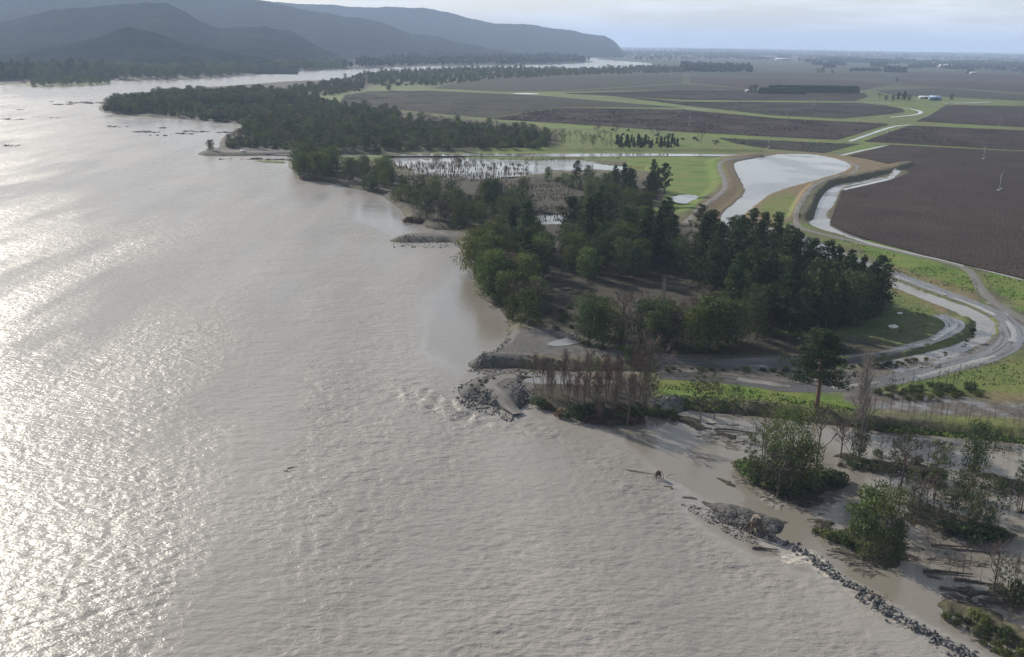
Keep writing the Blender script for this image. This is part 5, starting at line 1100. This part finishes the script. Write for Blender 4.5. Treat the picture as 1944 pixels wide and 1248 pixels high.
rocks('gravel_bar', [(1330, 944), (1384, 955), (1429, 962), (1465, 975), (1490, 1004), (1470, 1012), (1440, 1012), (1390, 985)], 280, .35, (.25, .7), 'pale cobbles scattered over the back of the rock bar', 'rock bar')
rocks('rock_line', None, 190, 0, (.8, 1.5), 'line of boulders below the root wad breaking the current', 'rock line', .05, .35, [(1445, 1016), (1480, 1028), (1533, 1052), (1560, 1072), (1576, 1090), (1603, 1104), (1632, 1119)], .75, -.1)
rocks('rock_line', None, 230, 0, (.8, 1.6), 'nearest line of grey boulders running out at the bottom', 'rock line', .1, .55, [(1630, 1117), (1660, 1144), (1683, 1166), (1717, 1181), (1751, 1199), (1785, 1218), (1822, 1238), (1860, 1262)], .95, -.05)

# ------------------------------------------------------------------ driftwood
def root_wad(px, py, h, w, n, mt, label, name='root_wad', lean=0.0):
    x, y, z = place(px, py); t = thing(name, (x, y, max(z, 0) - .2), label, 'tree stump', None, .4); r = np.random.default_rng(n)
    MB().tube(limb((0, 0, h * .55), (.2, .3, h), .1, 4), [w * .17, w * .2, w * .17, w * .08], 9).build('stump', M[mt], t)
    for k in range(n):
        a = k * 6.283 / n + r.normal(0, .2); R = w * .5 * r.uniform(.5, 1.1)
        p = np.array([[.05 * R * math.cos(a), .05 * R * math.sin(a), h * .93], [R * .55 * math.cos(a), R * .55 * math.sin(a), h * r.uniform(.75, .98)], [R * .9 * math.cos(a + .15), R * .9 * math.sin(a + .15), h * .45], [R * 1.0 * math.cos(a + .3), R * math.sin(a + .3), h * r.uniform(0, .15)]])
        MB().tube(p, [w * .05, w * .045, w * .032, w * .018], 6).build('root', M[mt], t)
    return t
root_wad(1437, 1008, 4.0, 4.4, 24, 'drift', 'big upturned root wad lying on the rock bar')
root_wad(1250, 909, 2.2, 2.2, 14, 'drift_red', 'small reddish stump stranded at the upper end of the bar')
def log(px, L_, r_, rz, mt, label, bend=.06, stubs=2, name='driftwood_log', tilt=0.0, zoff=0.0):
    x, y, z = place(*px); t = thing(name, (x, y, max(z, 0) + zoff), label, 'log', 'driftwood', rz); r = np.random.default_rng(int(L_ * 10 + px[0]))
    p = limb((-L_ / 2, 0, r_ * .4), (L_ / 2, 0, r_ * .4 + tilt), bend, 8); r_ = r_ * .68; p[1:-1] += r.normal(0, .05 * L_ * .25, (6, 3)) * [1, 1, .25]
    MB().tube(p, np.linspace(r_, r_ * .4, 8) * r.uniform(.85, 1.15, 8), 8).build('trunk', M[mt], t)
    for k in range(stubs + 2):
        a = p[1 + k % 6]; MB().tube([a, a + [r.normal(0, .5), r.normal(0, .8), r.uniform(.1, .9)]], [r_ * .4, r_ * .12], 5).build('branch', M[mt], t)
log((1278, 912), 5, .14, -1.0, 'drift', 'pale bent pole sticking up behind the stump', .25, 1, tilt=2.6)
log((1218, 897), 8, .16, -.35, 'drift_dark', 'long dark pole trailing left of the reddish stump', .04, 1)
log((1452, 1043), 5.2, .45, -.15, 'drift_dark', 'dark log floating below the rock bar', .1, 1)
log((1470, 1052), 2.2, .16, -1.4, 'drift_dark', 'short broken branch upright beside the floating log', .1, 1, tilt=.6)
log((1428, 1012), 4.6, .13, 1.0, 'drift', 'pale pole leaning out from the root wad', .05, 0, tilt=1.6)
log((1672, 1142), 4.2, .2, -.75, 'drift_red', 'reddish trunk jammed on the nearest boulders', .1, 3, zoff=.9)
log((1685, 1150), 3.2, .14, -1.3, 'drift', 'pale branch crossing the jammed reddish trunk', .1, 2, zoff=.9)
log((1800, 1089), 9.5, .55, -.12, 'drift_dark', 'long dark log floating by the corner bank', .05, 3)
log((1848, 1106), 7, .55, -.3, 'drift_dark', 'dark weedy log right of the long floating one', .12, 3)
log((1828, 1121), 8.5, .5, -.15, 'drift_dark', 'mossy log lying in shadow above the corner bank', .1, 3)
log((1885, 1144), 5, .4, -.35, 'drift_dark', 'short dark log near the right edge', .1, 2)
log((1775, 1096), 3, .3, -.4, 'drift_dark', 'short snag beside the long floating log', .15, 3)
log((1912, 1172), 3.4, .3, .9, 'drift', 'pale forked snag on the corner bank', .2, 3, tilt=1.0)
log((1700, 1035), 7, .18, -.5, 'drift_dark', 'thin pole caught behind the broad willow', .05, 2)
log((1745, 1042), 8, .22, -.25, 'drift_dark', 'brown pole drifting right of the broad willow', .06, 3)
log((1800, 1038), 7, .4, -.1, 'drift_red', 'brown trunk in the drift pile behind the broad willow', .08, 3)
log((1850, 1045), 9, .35, -.08, 'drift_dark', 'dark trunk at the right of the drift pile', .06, 3)
log((1892, 1048), 6, .35, .1, 'drift_dark', 'last dark log of the drift pile', .1, 2)
log((1372, 806), 9, .4, -.1, 'drift_dark', 'dark log caught below the slender trees', .1, 4)
log((1395, 820), 11, .5, -.25, 'drift_dark', 'large dark snag heaped left of the willow islet', .12, 5)
log((1405, 826), 7, .35, .2, 'drift_dark', 'second snag crossing the large dark one', .15, 4)
log((1350, 872), 8, .16, -.3, 'drift_dark', 'thin dark pole afloat left of the willow islet', .05, 1)
log((1790, 882), 6, .2, .5, 'drift', 'pale fallen branch on the flooded ridge', .25, 3, tilt=1.0)
log((1545, 990), 3, .2, -.4, 'drift_dark', 'dark twiggy snag off the nearest islet', .2, 3)
log((1575, 993), 2.2, .2, -.3, 'drift_dark', 'small snag off the nearest islet point', .2, 3)
log((1610, 1052), 5, .2, -.45, 'drift_dark', 'wet pole at the foot of the nearest islet', .1, 2)
log((1640, 1071), 6, .25, -.1, 'drift_dark', 'dark trunk under the broad willow', .1, 3)
log((1560, 945), 6, .2, -.35, 'drift', 'pale fallen stem under the islet willow', .12, 3)
log((1525, 957), 6, .25, -.3, 'drift_dark', 'dark stem on the islet near shore', .12, 3)
log((555, 888), 2.6, .16, .5, 'drift_dark', 'lone dark branch breaking the open river', .2, 2)
log((545, 895), 1.8, .12, -.3, 'drift_dark', 'second branch beside the lone river snag', .2, 2)
log((1078, 660), 6, .18, .2, 'drift', 'pale stem at the edge of the gravel yard', .1, 2) if False else None
log((1000, 600), 7, .2, .5, 'drift', 'bleached fallen trunk under the river corner trees', .2, 3)
log((910, 697), 5, .3, .1, 'drift_dark', 'dark log at the tip of the upper groyne', .1, 3)
log((925, 692), 5, .25, -.2, 'drift_red', 'reddish log on the tip of the upper groyne', .1, 3)
def raft(px, n, L_, w_, label, mt='drift_dark', h=1.0):
    x, y, z = place(*px); t = thing('driftwood_raft', (x, y, max(z, 0) - .1), label, 'driftwood', 'driftwood rafts on the river'); r = np.random.default_rng(n + int(px[0]))
    for k in range(n):
        c = np.array([r.normal(0, L_ / 4), r.normal(0, w_ / 4), .2]); a = r.normal(0, .5); l = L_ * r.uniform(.12, .35)
        d = np.array([math.cos(a), math.sin(a), r.uniform(0, .35) * h]); MB().tube(limb(c - d * l * .5, c + d * l * .5, .12, 4), np.linspace(.45, .15, 4) * (1 + L_ / 60), 5).build('log', M[mt], t)
for px, n, l, wd, lab, h in [((14, 227), 10, 34, 20, 'dark driftwood raft at the left edge far upstream', .6), ((15, 277), 14, 18, 10, 'spiky driftwood snag at the left edge', 2.2), ((38, 209), 4, 14, 8, 'tiny snag above the left edge raft', .8), ((125, 199), 7, 40, 25, 'left of two drift rafts off the headland', .6), ((150, 195), 8, 60, 35, 'right of two drift rafts off the headland', .6), ((180, 196), 8, 50, 40, 'drift heap against the headland tip', .8), ((215, 241), 7, 22, 14, 'dark raft in the bay below the headland', .5), ((278, 251), 9, 34, 10, 'long raft in the middle of the bay', .5), ((350, 254), 10, 26, 12, 'dark raft toward the inner bay', .8), ((378, 250), 8, 28, 10, 'pale raft in the inner bay', .5), ((430, 252), 8, 26, 12, 'raft against the inner shore of the bay', .6), ((303, 243), 5, 18, 8, 'thin raft near the bay centre', .4), ((105, 224), 4, 14, 8, 'small snag in open water upstream', .8), ((495, 303), 12, 50, 9, 'brown drift line below the far spit', .4), ((300, 257), 5, 20, 8, 'low drift streak before the bay', .3), ((250, 153), 8, 90, 40, 'drift bar in the far river', .5), ((300, 151), 8, 90, 40, 'second drift bar in the far river', .5)]:
    raft(px, n, l, wd, lab, 'drift_dark', h)

# ------------------------------------------------------------------ flood debris, reeds, thin flooded trunks
def scatter_sticks(name, zones, label, mt, lr=(.6, 3.2), rr=(.03, .11), up=.18):
    m = MB(); r = np.random.default_rng(23)
    for px, n in zones:
        P = sample(px, n, .25); H = np.maximum(height(P), 0)
        for p, h in zip(P, H):
            a = r.normal(-.25, .6); l = r.uniform(*lr); d = np.array([math.cos(a), math.sin(a), r.normal(0, up)]); c = np.array([p[0], p[1], h + .06])
            q = np.array([c - d * l / 2, c + r.normal(0, .12, 3) * l * .6, c + d * l / 2]); q[:, 2] = np.maximum(q[:, 2], h - .05); m.tube(q, np.array([1, .8, .4]) * r.uniform(*rr), 4, False)
    return tag(m.build(name, M[mt]), label, 'debris', None, 'stuff')
scatter_sticks('flood_debris', [([(1690, 1028), (1760, 1040), (1905, 1050), (1850, 1062), (1700, 1044)], 70), ([(1800, 1106), (1895, 1128), (1850, 1138), (1790, 1116)], 70), ([(1545, 985), (1580, 986), (1580, 1000), (1550, 1000)], 30), ([(1330, 800), (1420, 826), (1400, 842), (1330, 820)], 60),
    ([(1393, 890), (1474, 951), (1560, 962), (1612, 922), (1520, 900)], 160), ([(1560, 1020), (1641, 1074), (1700, 1074), (1650, 1030)], 90), ([(1711, 945), (1815, 978), (1900, 1004), (1900, 1028), (1757, 1010)], 90), ([(1557, 864), (1713, 880), (1800, 892), (1800, 908), (1640, 880)], 130), ([(1870, 1108), (1940, 1125), (1940, 1146), (1890, 1128)], 60),
    ([(886, 690), (960, 684), (1000, 695), (900, 700)], 60), ([(1290, 940), (1400, 960), (1485, 1003), (1420, 1010), (1340, 965)], 90), ([(1840, 895), (1944, 915), (1944, 927), (1884, 918)], 60)], 'tangled flood debris of broken branches on the islets', 'drift_dark')
scatter_sticks('pale_flood_debris', [([(1393, 890), (1474, 951), (1560, 962), (1612, 922)], 40), ([(1711, 945), (1900, 1004), (1900, 1028), (1757, 1010)], 40), ([(1557, 864), (1713, 880), (1800, 892), (1800, 908)], 30), ([(960, 590), (1010, 600), (1060, 632), (965, 625)], 40), ([(1780, 1150), (1860, 1200), (1944, 1246), (1944, 1196), (1850, 1150)], 50)], 'pale broken branches stranded on the islets', 'drift')
def reeds(name, zones, label, mt):
    V = []; r = np.random.default_rng(31)
    for px, n, hh in zones:
        P = sample(px, n, .5); k = fbm(P[:, 0] / 30, P[:, 1] / 7 + 3, 3) > -.12; P = P[k]; H = np.maximum(height(P), 1.45)
        for p, h in zip(P, H):
            a = r.uniform(0, 3.14); c, s_ = math.cos(a), math.sin(a); w_ = r.uniform(.2, .6); t = hh * r.uniform(.5, 1.3)
            V += [(p[0] - c * w_, p[1] - s_ * w_, h - .2), (p[0] + c * w_, p[1] + s_ * w_, h - .2), (p[0] + r.normal(0, .3), p[1] + r.normal(0, .3), h + t)]
    return tag(link(name, mesh(name, V, np.arange(len(V)).reshape(-1, 3), [M[mt]])), label, 'reeds' if mt == 'reed' else 'grass', None, 'stuff')
M['reed'] = mat('dead_reeds', (.10, .072, .046), .9, .1, (.3, (.16, .12, .075), .35, .7))
reeds('reeds', [([(742, 308), (900, 306), (990, 310), (1010, 330), (900, 345), (790, 345), (745, 335)], 2600, 2.2), ([(960, 345), (1090, 345), (1085, 410), (1000, 425), (960, 400)], 1500, 1.6), ([(740, 300), (1180, 300), (1180, 304), (740, 304)], 500, 1.6), ([(560, 300), (720, 303), (720, 312), (600, 308)], 200, 1.5)], 'brown reeds standing in the flooded paddock', 'reed')
zone([(1690, 905), (1800, 915), (1830, 960), (1740, 945), (1690, 930)], 16, 2.4, dict(sapling=2, sparse=1), 'in the flow above the right hand islet', (.7, 1.2))
zone([(1730, 950), (1800, 970), (1850, 1000), (1790, 1000), (1730, 975)], 12, 2.2, dict(sparse=2, bare=1), 'on the left part of the right hand islet', (.45, .8))
zone([(1645, 838), (1780, 848), (1944, 865), (1944, 885), (1800, 872), (1650, 860)], 26, 2.4, dict(flooded_sapling=2, sapling=1, dark_shrub=.6), 'in the flooded strip below the bank', (.6, 1.1))
zone([(1410, 885), (1480, 900), (1520, 930), (1480, 935), (1420, 905)], 12, 2.0, dict(sparse=2, bare=1), 'at the left of the willow islet', (.5, .85))
zone([(1870, 1100), (1944, 1110), (1960, 1140), (1900, 1130)], 9, 2.0, dict(sparse=1, sapling=1, bare=.5), 'on the mud at the right edge', (.5, .9))
zone([(1880, 930), (1944, 940), (1990, 975), (1900, 965)], 9, 2.6, dict(sparse=1, flooded_sapling=1), 'on the silt bar at the right edge', (.5, .9))
zone([(1040, 256), (1160, 244), (1290, 255), (1400, 275), (1300, 284), (1160, 268)], 26, 9, dict(shrub=1, bare=1, dark_shrub=1), 'on the rough grass behind the levee', (.8, 1.4))

zone([(1590, 850), (1660, 880), (1720, 905), (1700, 925), (1640, 900)], 10, 2.6, dict(sparse=1, bare=1, sapling=1), 'in the channel left of the right hand islet', (.5, .85))
zone([(1600, 812), (1650, 822), (1780, 834), (1944, 850), (1944, 866), (1780, 850), (1640, 836)], 26, 2.6, dict(sapling=2, sparse=.7, bare=.5), 'wading along the toe of the bank', (.6, 1.0))
rocks('rock_groyne', None, 90, 0, (.7, 1.5), 'rough stones edging the grassy tip of the lower groyne', 'rock groyne', .0, .2, [(868, 742), (884, 731), (915, 721), (954, 711)], .9, -.05)
zone([(885, 738), (915, 726), (945, 716), (930, 728), (905, 744)], 7, 2.2, dict(shrub=1), 'on the grassy tip of the lower groyne', (.25, .45))

for px, wd, lab in (([(1704, 324), (1690, 340), (1645, 351), (1600, 361)], 6, 'bright head of the drain below the pond bank'), ([(1602, 446), (1650, 463), (1730, 481), (1830, 505)], 3.2, 'thin flooded gutter beside the gravel track'), ([(1852, 508), (1900, 521), (1960, 536)], 2.6, 'bright gutter at the vineyard corner')):
    ribbon('ditch', px, wd, .2, 'pool', lab, 'ditch', 2, .4, 3)
for px, wd, lab in (([(1640, 501), (1664, 510), (1731, 536), (1797, 561)], 1.6, 'long wheel rut puddle down the clay track'), ([(1810, 566), (1850, 580), (1890, 600)], 2.6, 'wide puddle where the clay track bends'), ([(1912, 610), (1928, 634), (1920, 650)], 2.2, 'puddle on the outside of the track bend'), ([(1890, 676), (1830, 694), (1740, 716)], 2.6, 'long puddle along the lower clay track'), ([(1500, 734), (1450, 728), (1400, 720)], 4, 'broad shallow puddle left of the lone pine'), ([(1670, 726), (1620, 733), (1580, 737)], 2.6, 'puddle behind the bare poplar'), ([(1815, 618), (1800, 632), (1765, 650)], 2.6, 'sheet of water on the inner bend track')):
    ribbon('puddle', px, wd, .22, 'pool', lab, 'puddle', 2, .9, 3)
M['tuft'] = mat('rank_grass', (.045, .078, .014), .9, .1, (.3, (.10, .14, .032), .35, .7))
reeds('grass_tufts', [([(1600, 455), (1664, 474), (1760, 500), (1850, 530), (1862, 560), (1760, 535), (1664, 505)], 900, .55), ([(1866, 520), (1960, 535), (2000, 600), (1944, 600), (1875, 550)], 500, .55), ([(1240, 730), (1330, 728), (1440, 744), (1510, 754), (1640, 780), (1640, 800), (1500, 784), (1400, 774), (1240, 770)], 1200, .5), ([(1690, 690), (1860, 690), (1944, 680), (1944, 740), (1800, 745), (1680, 735)], 500, .5), ([(1650, 796), (1744, 810), (1944, 828), (1944, 838), (1744, 820), (1650, 810)], 500, .55), ([(1660, 545), (1760, 580), (1800, 610), (1700, 640), (1620, 630)], 500, .5)], 'rank tufts of grass on the verges and banks', 'tuft')

zone([(1700, 905), (1790, 918), (1944, 935), (1944, 960), (1840, 940), (1740, 930)], 22, 2.4, dict(sapling=3, sparse=1), 'in the flow between the ridge and the islet', (.8, 1.4))
zone([(1740, 1045), (1860, 1060), (1944, 1060), (1944, 1095), (1860, 1085), (1760, 1065)], 10, 2.6, dict(sapling=2, sparse=.6), 'in the open flood below the drift pile', (.6, 1.1))
